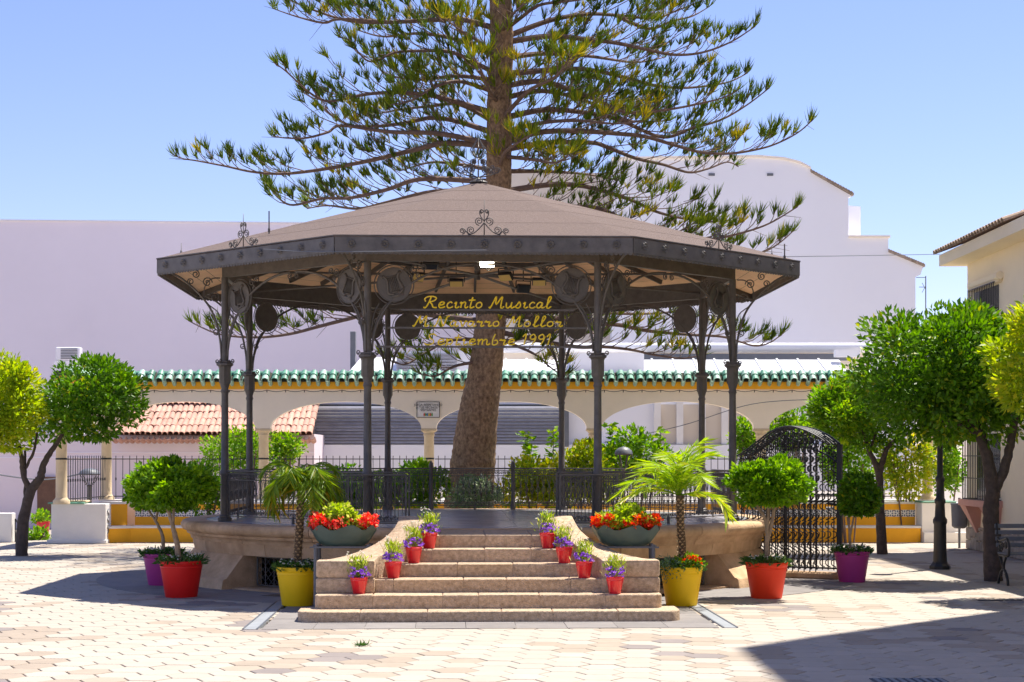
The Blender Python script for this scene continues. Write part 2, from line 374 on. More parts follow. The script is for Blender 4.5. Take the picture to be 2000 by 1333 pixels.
for i in range(nb): link('rim_block', rb, bs, (0,0,0), 2*PI*(i+.3)/nb)
low = [(4.1,.618),(4.34,.618),(4.33,.53),(4.31,.46),(4.1,.46)]
nb2 = 16
lb = arc_block(low, ga, 2*PI/nb2-ga, 6)
for i in range(nb2):
    o = lb.build('frieze_block', M['sand'], bs, True) if i == 0 else link('frieze_block', lbd, bs)
    lbd = o.data; o.rotation_euler.z = 2*PI*(i+.1)/nb2
def base_wall(a0, a1, n):
    pr_ = [(4.0,.458),(4.31,.458),(4.36,.40),(4.50,.24),(4.58,.15),(4.62,.14),(4.64,.12),(4.66,0),(4.0,0)]
    for i in range(n):
        q0, q1 = a0+(a1-a0)*i/n, a0+(a1-a0)*(i+1)/n
        arc_block(pr_, D(q0)+ga, D(q1)-ga, 5).build('plinth_block', M['sand'], bs, True)
base_wall(-40.5, 220.5, 16); base_wall(-117, -63, 3)
for a0, a1 in ((-139.4,-117.1),(-62.9,-40.6)):                          # cellar openings with iron grilles
    MB().lathe([(3.7,0),(3.7,.458)], 12, D(a0), D(a1)).build('cellar_back', M['darkgap'], bs)
    MB().lathe([(3.7,.03),(4.5,.03),(4.5,0)], 12, D(a0), D(a1)).build('cellar_sill', M['sand'], bs)
    for k in range(2):
        b = MB(); q0 = a0+.6+(a1-a0-1.2)*k/2+.15; q1 = a0+.6+(a1-a0-1.2)*(k+1)/2-.15; r = 4.12
        pt = lambda t, z: (r*math.cos(D(q0+(q1-q0)*t)), r*math.sin(D(q0+(q1-q0)*t)), z)
        for t in (0,.25,.5,.75,1): b.bar(pt(t,.04), pt(t,.45), .022 if t in (0,1) else .012)
        for z in (.05,.44): 
            for s in range(4): b.bar(pt(s/4,z), pt(s/4+.25,z), .02)
        for s in range(-3, 8):
            for sg in (1,-1):
                x0 = s/6; x1 = s/6+sg*.6; p = [(x0+(x1-x0)*q/8, .05+.39*q/8) for q in range(9)]
                p = [q for q in p if 0 <= q[0] <= 1]
                if len(p) > 1: b.tube([pt(*q) for q in p], .005, 4)
        b.build('cellar_grille', M['iron'], bs)
# stairs: heights and front edges, each course laid from several blocks
TOPS = [.12,.272,.424,.576,.728,.878]
EDGE = [18.82,19.18,19.53,19.87,20.2,20.56]
EL = [e-BC.y for e in EDGE]
HALF = [2.12,1.95,1.66,1.5,1.3,1.12]
sr = random.Random(11)
def step_block(x0, x1, y0, y1, z0, z1, rl=0, rr_=0):
    poly = []
    def corner(cx, cy, r, a):
        if r == 0: poly.append((cx, cy)); return
        sx = 1 if cx == x0 else -1; ox, oy = cx+sx*r, cy+r
        for k in range(7):
            q = a+PI/2*k/6; poly.append((ox+r*math.cos(q), oy+r*math.sin(q)))
    corner(x0, y0, rl, PI); corner(x1, y0, rr_, 1.5*PI); poly.append((x1,y1)); poly.append((x0,y1))
    bm = bmesh.new(); vs = [bm.verts.new((x,y,z0)) for x,y in poly]; f = bm.faces.new(vs)
    ex = bmesh.ops.extrude_face_region(bm, geom=[f]); top = [g for g in ex['geom'] if isinstance(g, bmesh.types.BMVert)]
    for v in top: v.co.z = z1
    bmesh.ops.recalc_face_normals(bm, faces=bm.faces[:])
    te = [e for e in bm.edges if all(abs(v.co.z-z1) < 1e-6 for v in e.verts) and not (all(abs(v.co.y-y1) < 1e-5 for v in e.verts))]
    bmesh.ops.bevel(bm, geom=te, offset=.018, segments=3, affect='EDGES', profile=.6)
    for v in bm.verts:                                                   # worn, uneven edges
        v.co += Vector((0, sr.uniform(-.004,.004), sr.uniform(-.003,.002) if v.co.z > z1-.03 else 0))
    return MB().bm(bm).build('step_block', M['step'], bs, True)
for k in range(6):
    hw = HALF[k]; n = [6,6,5,5,4,4][k]; cuts = [-hw]+[-hw+2*hw*(i+sr.uniform(-.22,.22))/n for i in range(1,n)]+[hw]
    y1 = EL[k+1]+.25 if k < 5 else -4.3
    for i in range(n):
        step_block(cuts[i]+.0012, cuts[i+1]-.0012, EL[k], y1, (TOPS[k-1]-.06) if k else 0, TOPS[k], (.2 if k == 0 else .1) if i == 0 and k < 2 else 0, (.2 if k == 0 else .1) if i == n-1 and k < 2 else 0)
# core of masonry under the treads so nothing is hollow
MB().prism([(-1.1,EL[2]+.1),(1.1,EL[2]+.1),(1.1,-4.2),(-1.1,-4.2)], 0, .36).build('stair_core', M['sand'], bs)
MB().prism([(-1.08,-5.9),(1.08,-5.9),(1.08,-4.2),(-1.08,-4.2)], 0, .82).build('landing_core', M['sand'], bs)
def cheek(s):
    # plan centre line runs from the outer foot in towards the platform; the top sweeps up in a hollow curve
    cl = crom([(1.62,-7.0),(1.60,-6.86),(1.53,-6.7),(1.38,-6.5),(1.18,-6.27),(1.0,-6.05),(.90,-5.85),(.88,-5.6)], 5)
    hh = crom([(.635,0),(.635,0),(.645,0),(.695,0),(.79,0),(.92,0),(1.04,0),(1.095,0)], 5)
    hw = crom([(.31,0),(.31,0),(.28,0),(.23,0),(.20,0),(.185,0),(.18,0),(.18,0)], 5)
    bm = bmesh.new(); rings = []
    for i, (x, y) in enumerate(cl):
        a = cl[max(i-1,0)]; b_ = cl[min(i+1,len(cl)-1)]; t = Vector((b_[0]-a[0], b_[1]-a[1])).normalized()
        if i < 4: t = Vector((0,1))
        n_ = Vector((t.y,-t.x)); h = hh[i][0]; wd = hw[i][0]; b = .025
        sec = [(-wd,0),(-wd,h-b),(-wd+b*.3,h-b*.3),(-wd+b,h),(wd-b,h),(wd-b*.3,h-b*.3),(wd,h-b),(wd,0)]
        rings.append([bm.verts.new((s*(x+n_.x*q), y+n_.y*q, z)) for q, z in sec])
    for i in range(len(rings)-1):
        for j in range(7): bm.faces.new((rings[i][j], rings[i][j+1], rings[i+1][j+1], rings[i+1][j]))
    bm.faces.new(rings[0]); bm.faces.new(rings[-1][::-1])
    bmesh.ops.recalc_face_normals(bm, faces=bm.faces[:])
    return MB().bm(bm).build('stair_cheek', M['step'], bs, True)
for s in (-1, 1):
    cheek(s)
    # lower course of the end block, with a joint groove above it
    x0, x1 = (1.29,1.955) if s > 0 else (-1.955,-1.29)
    MB().rbox(x0, x1, -7.03, -6.7, .27, .44, .02).build('cheek_foot', M['step'], bs, True)
    MB().rbox(x0, x1, -7.015, -6.78, .446, .64, .025).build('cheek_cap', M['step'], bs, True)
    MB().box(min(s*1.3,s*1.95), max(s*1.3,s*1.95), -6.9, -4.25, 0, .27).build('stair_side', M['sand'], bs)

# columns
cprof = [(.085,ZP+.06),(.085,ZP+.08),(.065,ZP+.10),(.062,ZP+.66),(.075,ZP+.68),(.075,ZP+.72),(.056,ZP+.75),(.049,2.72),(.052,2.74),(.062,2.76),(.05,2.80),(.075,2.885)]
cm = MB().lathe(cprof, 20)
cm.lathe([(.078,2.88),(.086,2.90),(.086,3.10),(.095,3.12)], 8, PI/8, 2*PI+PI/8)
cm.lathe([(.05,3.2),(.05,ZB)], 14)
cshaft = cm.mesh('shaft', M['iron'], True); cshaft.set_sharp_from_angle(angle=D(40))
kb = MB().lathe([(.0,ZP+.001),(.105,ZP+.001),(.105,ZP+.05),(.085,ZP+.06)], 8).mesh('foot', M['iron'])
kc = MB().lathe([(.095,3.12),(.125,3.14),(.125,3.165),(.1,3.18),(.1,3.2),(.04,3.205)], 8)
for i in range(4):
    q = PI/4+PI/2*i
    kc.tube([(x*math.cos(q), x*math.sin(q), z) for x,_,z in spiral(.125,3.2,.03,.01,-PI/2,1.2,12)], .008, 5)
kc = kc.mesh('collar', M['iron'])
# outward bracket (in the plane through the axis): x is outward from the column
ob = MB()
ob.tube(crom([(.05,0,3.2),(.07,0,3.5),(.16,0,3.85),(.34,0,4.12),(.62,0,4.36),(.86,0,4.47)],5), .016, 6)
for cx, cz, r, a, tn in ((.15,4.12,.085,0,1.6),(.26,4.33,.075,PI,-1.6),(.43,4.44,.06,PI/2,1.5),(.13,3.62,.05,PI,1.4),(.50,4.33,.055,-PI/2,1.5)):
    ob.tube([(x,0,z) for x,_,z in spiral(cx,cz,r,.014,a,tn)], .009, 5)
ob.tube(crom([(.05,0,3.72),(.1,0,3.9),(.28,0,4.05),(.30,0,4.25),(.2,0,4.38),(.07,0,4.4)],5), .009, 5)
obm = ob.mesh('eave_bracket', M['iron'], True)
for i in range(8):
    q = -PI/2-PI/8+PI/4*i
    o = link('column', cshaft, bs, (R*math.cos(q), R*math.sin(q), 0), q); o.name = 'column'
    link('collar', kc, o); link('column_foot', kb, o); link('eave_bracket', obm, bs, (R*math.cos(q), R*math.sin(q), 0), q)
# one side, modelled facing the front, then turned to all eight
side = {}
b = MB(); b.box(-HS-.02,HS+.02,-AP-.035,-AP+.035,ZB,ZB+.27); side['beam'] = b.mesh('beam', M['iron'])
b = MB()
for s in (-1,1):
    b.tube([(s*(HS-.06-(1.41)*(1-math.cos(t))), -AP, 3.22+1.16*math.sin(t)) for t in [PI/2*k/14 for k in range(15)]], .017, 6)
    b.tube(crom([(s*(HS-.05),-AP,3.24),(s*(HS-.10),-AP,3.55),(s*(HS-.24),-AP,3.83),(s*(HS-.50),-AP,3.93)],5), .010, 5)
    b.tube(crom([(s*(HS-.05),-AP,3.5),(s*(HS-.09),-AP,3.72),(s*(HS-.16),-AP,3.86)],4), .009, 5)
    for cx, cz, r, a, tn in ((.62,4.3,.06,0,1.5),(.74,4.33,.045,PI,-1.5),(.68,4.22,.04,PI/2,1.4),(.13,3.62,.05,0,-1.5),(.5,3.97,.045,-PI/2,1.4)):
        b.tube([(s*(HS-x),-AP,z) for x,_,z in spiral(cx,cz,r,.012,a,tn)], .008, 5)
for cx in (-.08,.08): b.tube([(x,-AP,z) for x,_,z in spiral(cx,4.33,.05,.012,PI/2,1.5 if cx>0 else -1.5)], .008, 5)
side['arch'] = b.mesh('arch_bracket', M['iron'], True)
b = MB(); b.box(-HE,HE,-AE-.02,-AE+.02,ZE0,ZE1); b.box(-HE-.005,HE+.005,-AE-.028,-AE+.03,ZE1,ZE1+.014); side['fascia'] = b.mesh('fascia', M['iron_lead'])
b = MB(); n = 62; wd = 2*HE/n
for i in range(n):                                                      # scalloped lower edge
    x = -HE+wd*(i+.5); b.slab([(x-wd/2,ZE0)]+[(x-wd/2*math.cos(PI*k/6), ZE0-.034*math.sin(PI*k/6)) for k in range(1,6)]+[(x+wd/2,ZE0)], -AE-.012, -AE+.0)
side['scallop'] = b.mesh('scallop_trim', M['iron'])
b = MB()
for k in range(8):                                                      # rosette of eight petals
    q = PI/4*k; ca, sa = math.cos(q), math.sin(q); t = (-sa, ca)
    pts = [(0.014*ca,-.012,.014*sa),(.040*ca+.014*t[0],-.028,.040*sa+.014*t[1]),(.064*ca,-.006,.064*sa),(.040*ca-.014*t[0],-.028,.040*sa-.014*t[1])]
    b.add(pts, [(0,1,2,3)])
b.lathe([(0,0),(.018,0)], 8)
ros = MB(); ros.add(b.v[:32], b.f[:8])
ros.add([(.02*math.cos(PI/4*k), -.014, .02*math.sin(PI/4*k)) for k in range(8)]+[(0,-.03,0)], [(k,(k+1)%8,8) for k in range(8)])
rosm = ros.mesh('rosette', M['iron'])
def crest():
    b = MB()
    b.tube([(0,0,0),(0,0,.47)], [.009,.004], 5)
    for s in (-1,1):
        b.tube(crom([(0,0,.18),(s*.06,0,.11),(s*.13,0,.05),(s*.2,0,.03)],5), .008, 5)
        for cx, cz, r, a, tn in ((.17,.085,.055,-PI/2,1.7),(.28,.075,.042,-PI/2,-1.7),(.065,.2,.055,-PI/2,1.7),(.03,.325,.028,-PI/2,1.3)):
            b.tube([(s*x,0,z) for x,_,z in spiral(cx,cz,r,.01,a,tn)], .007, 5)
        b.tube(crom([(0,0,.2),(s*.045,0,.26),(s*.058,0,.32),(s*.03,0,.353)],5), .007, 5)
        b.tube([(s*.2,0,.03),(s*.24,0,.08)], .007, 5)
    return b.mesh('roof_crest', M['iron'], True)
crm = crest()
# medallion with a lyre in relief
b = MB()
def disc(b, r, y0, y1, n=36):
    b.slab([(r*math.cos(2*PI*k/n), r*math.sin(2*PI*k/n)) for k in range(n)], y0, y1)
disc(b, .232, -.012, .012)
b.tube([(.225*math.cos(2*PI*k/36), -.012, .225*math.sin(2*PI*k/36)) for k in range(36)], .008, 5, close=True)
medm = b.mesh('medallion', M['iron'])
b = MB()
for s in (-1,1):
    b.tube(crom([(s*.03,-.02,-.13),(s*.10,-.02,-.09),(s*.085,-.02,0),(s*.075,-.02,.08),(s*.11,-.02,.14),(s*.13,-.02,.12)],4), [.022]*4+[.019]*16+[.012], 5)
for k in range(5): b.tube([(-.045+.0225*k,-.02,-.09),(-.045+.0225*k,-.02,.105)], .0065, 4)
b.tube([(-.085,-.02,.11),(.085,-.02,.11)], .010, 5); b.tube([(-.06,-.02,-.1),(.06,-.02,-.1)], .014, 5); b.rbox(-.09,.09,-.03,-.01,-.165,-.135,.005,1)
lyrem = b.mesh('lyre', M['iron'], True)
b = MB(); b.tube([(.262*math.cos(2*PI*k/40), 0, .262*math.sin(2*PI*k/40)) for k in range(40)], .008, 5, close=True); ringm = b.mesh('medallion_ring', M['iron'], True)
# railing: baluster with scrolls
b = MB(); b.bar((0,0,ZP+.1),(0,0,ZP+.70),.009)
for s in (-1,1):
    b.tube([(s*x,0,z) for x,_,z in spiral(.024,ZP+.655,.024,.008,-PI/2,1.3,9)], .005, 4)
    b.tube([(s*x,0,z) for x,_,z in spiral(.026,ZP+.125,.024,.008,PI/2,-1.3,9)], .005, 4)
    b.tube(crom([(s*.002,0,ZP+.42),(s*.03,0,ZP+.36),(s*.004,0,ZP+.28)],3), .005, 4)
    b.tube(crom([(s*.04,0,ZP+.58),(s*.012,0,ZP+.46),(s*.002,0,ZP+.40)],3), .005, 4)
b.rbox(-.012,.012,-.012,.012,ZP+.40,ZP+.425,.004,1)
balm = b.mesh('baluster', M['iron'])
def railing(i, x0, x1):
    b = MB(); y = -AP
    b.rbox(x0,x1,y-.022,y+.022,ZP+.715,ZP+.74,.006,1)
    for z in (.60,.69,.08): b.bar((x0,y,ZP+z),(x1,y,ZP+z),.014)
    for x in (x0,x1): b.bar((x,y,ZP+.0),(x,y,ZP+.72),.022)
    k = max(1, int((x1-x0)/1.0))
    for j in range(1,k): b.bar((x0+(x1-x0)*j/k,y,ZP),(x0+(x1-x0)*j/k,y,ZP+.1),.03)
    o = b.build('railing', M['iron'], bs); o.rotation_euler.z = PI/4*i
    n = max(2,round((x1-x0)/.102))
    for j in range(n): link('baluster', balm, o, (x0+(x1-x0)*(j+.5)/n, y, 0))
    return o
for i in range(8):
    a = PI/4*i
    link('beam', side['beam'], bs, (0,0,0), a); link('arch_bracket', side['arch'], bs, (0,0,0), a)
    fo = link('fascia', side['fascia'], bs, (0,0,0), a); link('scallop_trim', side['scallop'], fo)
    if i in (0,1,2,6,7):
        for k in range(9): link('rosette', rosm, fo, (HE*2*(k-4)/9.0,-AE-.021,ZE0+.10))
    for s in (-1,1):
        mo = link('medallion', medm, bs, (0,0,0), a); c, s_ = math.cos(a), math.sin(a); u = s*(HS-.35)
        mo.location = (u*c+AP*s_, u*s_-AP*c, 4.10)
        lo = link('lyre', lyrem, mo); lo.rotation_euler.y = s*.28
        link('medallion_ring', ringm, mo)
    if i in (0,1,7,2,6): link('roof_crest', crm, bs, ((AE-.03)*math.sin(a), -(AE-.03)*math.cos(a), ZE1), a)
    if i == 0:
        railing(0, -HS+.07, -.98); railing(0, .98, HS-.07)
    elif i != 2: railing(i, -HS+.07, HS-.07)
    else: railing(i, -HS+.07, .35)
for s in (-1,1):                                                        # posts of the rear gate
    x = s*.72+.05
    MB().lathe([(.0,ZP),(.045,ZP),(.045,ZP+.1),(.032,ZP+.12),(.032,ZP+.72),(.045,ZP+.76),(.035,ZP+.82),(.0,ZP+.88)], 10, c=(-x,AP)).build('rear_post', M['iron'], bs, True)
for s in (-1,1):                                                        # front gate leaves folded back outside the railing
    b = MB(); x0 = 1.02 if s > 0 else -1.02; x1 = s*1.78; y = -AP-.12
    x0, x1 = min(x0,x1), max(x0,x1)
    b.bar((x0,y,ZP+.70),(x1,y,ZP+.70),.02); b.bar((x0,y,ZP+.06),(x1,y,ZP+.06),.02); b.bar((x0,y,ZP+.04),(x0,y,ZP+.71),.024); b.bar((x1,y,ZP+.04),(x1,y,ZP+.71),.024)
    o = b.build('gate_leaf', M['iron'], bs)
    for j in range(8): link('baluster', balm, o, (x0+(x1-x0)*(j+.5)/8, y, -.02))
# roof: lapped felt strips, rafters, boarded ceiling
def roof_z(r): return ZE1+.012+(ZA-ZE1)*(1-r/AE)+.03*math.sin(PI*min(1,r/AE))*.5
NS = 5
for i in range(8):
    for k in range(NS):
        r0 = AE*(1-k/NS)+.02; r1 = AE*(1-(k+1)/NS)-(.03 if k < NS-1 else 0); r1 = max(r1,.03)
        t = math.tan(PI/8); lift = .0025; b = MB(); n = 4
        vs = []
        for j in range(n+1):
            r = r0+(r1-r0)*j/n; z = roof_z(r)+lift*(1-j/n)
            vs += [(-r*t,-r,z),(r*t,-r,z),(-r*t,-r,z-.022),(r*t,-r,z-.022)]
        fs = []
        for j in range(n):
            q = 4*j; fs += [(q,q+1,q+5,q+4),(q+2,q+6,q+7,q+3)]
        fs += [(0,2,3,1)]
        if i == 0:
            side['strip%d' % k] = b.add(vs, fs).mesh('roof_strip', M['felt'])
        link('roof_strip', side['strip%d' % k], bs, (0,0,0), PI/4*i)
    b = MB(); t = math.tan(PI/8)
    if i == 0:
        vs = []; fs = []; nb_ = 22
        for j in range(nb_):                                            # ceiling boards parallel to the eaves
            r0 = (AE-.03)*(1-j/nb_); r1 = (AE-.03)*(1-(j+1)/nb_)+.006
            o = len(vs); z0, z1 = roof_z(r0)-.13, roof_z(r1)-.13
            vs += [(-r0*t,-r0,z0),(r0*t,-r0,z0),(r1*t,-r1,z1),(-r1*t,-r1,z1)]; fs.append((o,o+1,o+2,o+3))
        side['ceil'] = b.add(vs, fs).mesh('ceiling', M['ceil'])
        b = MB(); q = PI/8
        for u in (-.5,0,.5): 
            b.bar((u*t*1.0*AP*.9,-AP,roof_z(AP)-.19),(u*t*.5,-.5,roof_z(.5)-.19),.04,.07)
        for rr_ in (2.6,1.3): b.bar((-rr_*t,-rr_,roof_z(rr_)-.2),(rr_*t,-rr_,roof_z(rr_)-.2),.045,.07)
        b.bar((-AE*t,-AE,roof_z(AE)-.17),(-.2*t,-.2,roof_z(.2)-.2),.05,.1)
        side['raft'] = b.mesh('rafter', M['iron'])
    link('ceiling', side['ceil'], bs, (0,0,0), PI/4*i); link('rafter', side['raft'], bs, (0,0,0), PI/4*i)
# tie rods under the ceiling
b = MB()
for i in range(4):
    q = PI/8+PI/4*i; b.tube([(R*math.cos(q+PI),R*math.sin(q+PI),4.5),(0,0,4.62),(R*math.cos(q),R*math.sin(q),4.5)], .02, 6)
b.tube([(0,0,4.55),(0,0,6.0)], .03, 8); b.build('tie_rod', M['iron'], bs)
# finial of scrolls
b = MB(); za = roof_z(0)-.03
b.lathe([(0,za+.07),(.13,za+.04),(.15,za+.015),(.02,za+.1),(.02,za+.0)], 12); b.tube([(0,0,za),(0,0,za+.75)], [.014,.004], 6)
for i in range(8):
    q = PI/4*i; ca, sa = math.cos(q), math.sin(q)
    def put(pts, r): b.tube([(x*ca,x*sa,z) for x,_,z in pts], r, 5)
    put(crom([(.02,0,za+.1),(.16,0,za+.13),(.28,0,za+.17),(.33,0,za+.23)],5), .008)
    put(spiral(.29,za+.2,.055,.012,0,1.5), .008)
    put(spiral(.12,za+.22,.055,.012,-PI/2,1.6), .009); put(spiral(.085,za+.34,.045,.01,-PI/2,1.6), .009)
    put(crom([(.02,0,za+.4),(.09,0,za+.47),(.12,0,za+.53),(.07,0,za+.6),(.012,0,za+.7)],5), .007)
b.build('finial', M['iron'], bs, True)
for x, y_, h in ((-3.02,-1.9,.3),(4.35,-2.1,.22)):
    q = math.atan2(y_,x); b = MB(); zz = roof_z(math.hypot(x,y_)*.95); b.tube([(x,y_,zz-.05),(x,y_,zz+h)], .010, 5); b.tube([(x,y_,zz),(x,y_,zz+.05)], .018, 6); b.build('roof_rod', M['iron'], bs)

# ------------------------------------------------------------------ lettering hung between the front columns
GL = {'R':(.95,[[(.10,.55),(.0,.78),(.2,.98),(.55,1.0),(.78,.84),(.62,.6),(.36,.54)],[(.42,.94),(.30,.4),(.14,0),(0,.06)],[(.36,.54),(.55,.3),(.66,.05),(.9,.02)]]),
'e':(.55,[[(.05,.22),(.35,.3),(.4,.46),(.22,.52),(.08,.3),(.12,.05),(.3,0),(.5,.12)]]),
'c':(.5,[[(.4,.42),(.25,.52),(.08,.32),(.12,.05),(.3,0),(.48,.12)]]),
'i':(.42,[[(.05,.36),(.18,.5),(.14,.1),(.25,0),(.40,.12)]]),
'n':(.6,[[(0,.38),(.1,.5),(.1,0)],[(.1,.3),(.25,.5),(.37,.45),(.37,.08),(.46,0),(.58,.12)]]),
't':(.45,[[(.2,.95),(.12,.1),(.22,0),(.4,.12)],[(-.04,.66),(.40,.70)]]),
'o':(.58,[[(.3,.5),(.1,.4),(.08,.12),(.25,0),(.42,.15),(.4,.4),(.28,.5)]]),
'M':(1.1,[[(0,.1),(.1,0),(.25,.5),(.40,1.0),(.46,.3),(.80,1.0),(.80,.5),(.80,.05),(.9,0),(1.02,.12)]]),
'u':(.62,[[(.05,.48),(.08,.1),(.2,0),(.36,.2),(.4,.5)],[(.4,.5),(.4,.08),(.48,0),(.60,.12)]]),
's':(.52,[[(0,.05),(.16,.28),(.28,.54),(.40,.22),(.28,0),(.1,.05)]]),
'a':(.62,[[(.4,.42),(.22,.52),(.06,.28),(.12,.03),(.3,.08),(.42,.48),(.4,.08),(.48,0),(.60,.12)]]),
'l':(.45,[[(.05,.1),(.32,.8),(.28,1.02),(.16,.85),(.14,.1),(.24,0),(.42,.14)]]),
'N':(1.0,[[(0,.08),(.1,0),(.22,.5),(.32,.98),(.45,.55),(.62,.03),(.72,.5),(.80,.92),(.95,1.0)]]),
'v':(.52,[[(.0,.42),(.1,.5),(.2,.02),(.3,.1),(.4,.5),(.52,.42)]]),
'r':(.5,[[(0,.38),(.1,.52),(.14,.4),(.34,.44),(.28,.1),(.36,0),(.5,.12)]]),
'S':(.8,[[(.7,.82),(.5,1.0),(.25,.86),(.34,.6),(.58,.36),(.5,.06),(.22,0),(.02,.12)]]),
'p':(.55,[[(0,.4),(.1,.52),(.06,-.12)],[(.1,.3),(.28,.52),(.42,.3),(.32,.04),(.12,.08)]]),
'm':(.9,[[(0,.38),(.1,.5),(.1,0)],[(.1,.3),(.24,.5),(.34,.42),(.34,0)],[(.34,.3),(.5,.5),(.62,.42),(.62,.08),(.7,0),(.84,.12)]]),
'b':(.52,[[(.18,1),(.08,.5),(.1,.05),(.25,0),(.4,.15),(.34,.42),(.18,.4)]]),
'1':(.42,[[(.02,.75),(.22,1.0),(.16,0)]]), '9':(.55,[[(.42,.72),(.28,.98),(.08,.8),(.14,.55),(.34,.56),(.44,.8),(.36,.3),(.22,0)]]),
'.':(.25,[[(.06,.0),(.1,.05)]]), ' ':(.35,[])}
sign = thing('hanging_sign', 'yellow wire lettering on three thin bars hung between the front columns', 'sign', bl(0,-AP,0), BROT)
LINES = [('Recinto Musical',827,1077,602,22,(783,1122),606),('M.Navarro Mollor',806,1099,638,20,(757,1145),641),('Septiembre 1991',828,1078,674,21,(735,1165),678)]
YS = BC.y-AP; px = YS/F; CXs = bl(0,-AP).x
for txt, xa, xb, yb, hp, bar, ybar in LINES:
    zb = EYE+(892-ybar)*px; x0 = (bar[0]-1000)*px-CXs; x1 = (bar[1]-1000)*px-CXs
    MB().box(x0, x1, -.012, .012, zb-.012, zb+.012).build('sign_bar', M['iron'], sign)
    tot = sum(GL[c][0] for c in txt); W_ = (xb-xa)*px; k = W_/tot; h = hp*px; x = (xa-1000)*px-CXs; z0 = EYE+(892-yb)*px
    for c in txt:
        adv, strokes = GL[c]
        if strokes:
            b = MB()
            for s in strokes:
                p = crom([(x+q[0]*k+q[1]*h*.16, -.02, z0+q[1]*h) for q in s], 4); b.tube(p, .0098, 5)
            b.build('letter', M['yellowneon'], sign, True)
        x += adv*k
# floodlights under the roof
def flood(px_, py_, Y, tilt, turn, face, label):
    p = at(px_, py_, Y); t = thing('floodlight', label, 'floodlight', p, turn, 'floodlights under the bandstand roof')
    b = MB(); b.rbox(-.11,.11,-.035,.03,-.07,.07,.012,1); o = b.build('housing', M['black_iron'], t); o.rotation_euler.x = tilt
    g = MB().box(-.095,.095,-.040,-.034,-.055,.055).build('lens', M[face], t); g.rotation_euler.x = tilt
    b = MB(); b.bar((-.125,0,0),(-.125,0,.12),.014); b.bar((.125,0,0),(.125,0,.12),.014); b.bar((-.125,0,.12),(.125,0,.12),.014); b.bar((0,0,.12),(0,0,.32),.014); b.build('bracket', M['black_iron'], t)
    return t
flood(951,515,23.0,.0,0,'lamp_glow','lit floodlight glowing under the middle of the front beam')
flood(891,552,26.4,.9,0,'reflector','floodlight tilted down left of the roof centre')
flood(815,541,24.6,.5,.7,'reflector','yellow faced floodlight beside the left front medallion')
flood(988,540,25.6,.8,-.5,'reflector','floodlight tilted sideways right of the lit one')
flood(1053,550,26.6,.9,0,'reflector','floodlight tilted down beside the right front medallion')
flood(840,518,24.0,1.0,.2,'glass','dark floodlight tucked behind the front beam on the left')
flood(1022,564,27.5,.3,.4,'glass','small dark floodlight hanging lowest under the roof')

# ------------------------------------------------------------------ arcade wall behind the bandstand
YA = 37.5; pa = YA/F
def ax(x): return (x-1000)*pa
def az(y): return EYE+(892-y)*pa
arc = thing('arcade', 'cream arcade wall with arches on slim stone columns and a green tiled coping', 'arcade', (0,YA,0))
CX = [208,515,838,1160,1486,1812]; XW0, XW1 = ax(232), ax(1836)
ZS, ZT = az(838), az(761)
for i in range(len(CX)):
    # one spandrel piece per bay: outline follows the arch on both sides of the column
    x = ax(CX[i]); hwc = .16; pts = []
    xl = ax((CX[i-1]+CX[i])/2) if i else x-.25; xr = ax((CX[i]+CX[i+1])/2) if i < len(CX)-1 else x+.6
    rise = az(785)-ZS
    pts = [(xl,ZT),(xl,ZS+rise)] if i else [(xl,ZT),(xl,ZS)]
    if i:
        for k in range(1,15):
            t = PI/2*k/14; pts.append((xl+(x-hwc-xl)*math.sin(t), ZS+rise*math.cos(t)))
    else: pts.append((x-hwc,ZS))
    if i < len(CX)-1:
        pts.append((x+hwc,ZS))
        for k in range(1,15):
            t = PI/2*k/14; pts.append((x+hwc+(xr-x-hwc)*(1-math.cos(t)), ZS+rise*math.sin(t)))
    else: pts += [(x+hwc,ZS),(xr,ZS)]
    pts.append((xr,ZT))
    bm = bmesh.new()
    f = bm.faces.new([bm.verts.new((px_,-.14,pz)) for px_,pz in pts]); ex = bmesh.ops.extrude_face_region(bm, geom=[f])
    for g in ex['geom']:
        if isinstance(g, bmesh.types.BMVert): g.co.y = .14
    bmesh.ops.triangulate(bm, faces=[q for q in bm.faces if len(q.verts) > 4]); bmesh.ops.recalc_face_normals(bm, faces=bm.faces[:])
    MB().bm(bm).build('arch_wall', M['cream'], arc)
colp = [(.17,.86),(.17,.93),(.13,.97),(.115,1.0),(.108,2.26),(.125,2.28),(.125,2.3),(.11,2.32),(.15,2.37)]
colm = MB().lathe(colp, 18).mesh('stone_column', M['colstone'], True)
capm = MB().rbox(-.17,.17,-.15,.15,2.37,2.43,.01,1).mesh('capital', M['colstone'])
bandm = MB().lathe([(.112,1.755),(.116,1.755),(.116,1.79),(.112,1.79)], 16).mesh('column_band', M['black_iron'])
def acol(x, y, parent):
    o = link('stone_column', colm, parent, (x,y,0)); link('capital', capm, o); link('column_band', bandm, o); return o
for c in CX: acol(ax(c), 0, arc)
for c in (120,):
    p = at(c, 975, 34.6); acol(p.x, 34.6-YA, arc)
b = MB(); pL = at(120,975,34.6).x; b.box(pL-.14, pL+.14, 34.45-YA, -.141, ZS+.01, ZT); b.build('side_wall', M['cream'], arc)
MB().box(XW0-.3, XW1, -.17, .17, ZT, az(747)).build('ochre_band', M['orange'], arc)
MB().box(pL-.17, pL+.17, 34.42-YA, -.171, ZT, az(747)).build('ochre_band', M['orange'], arc)
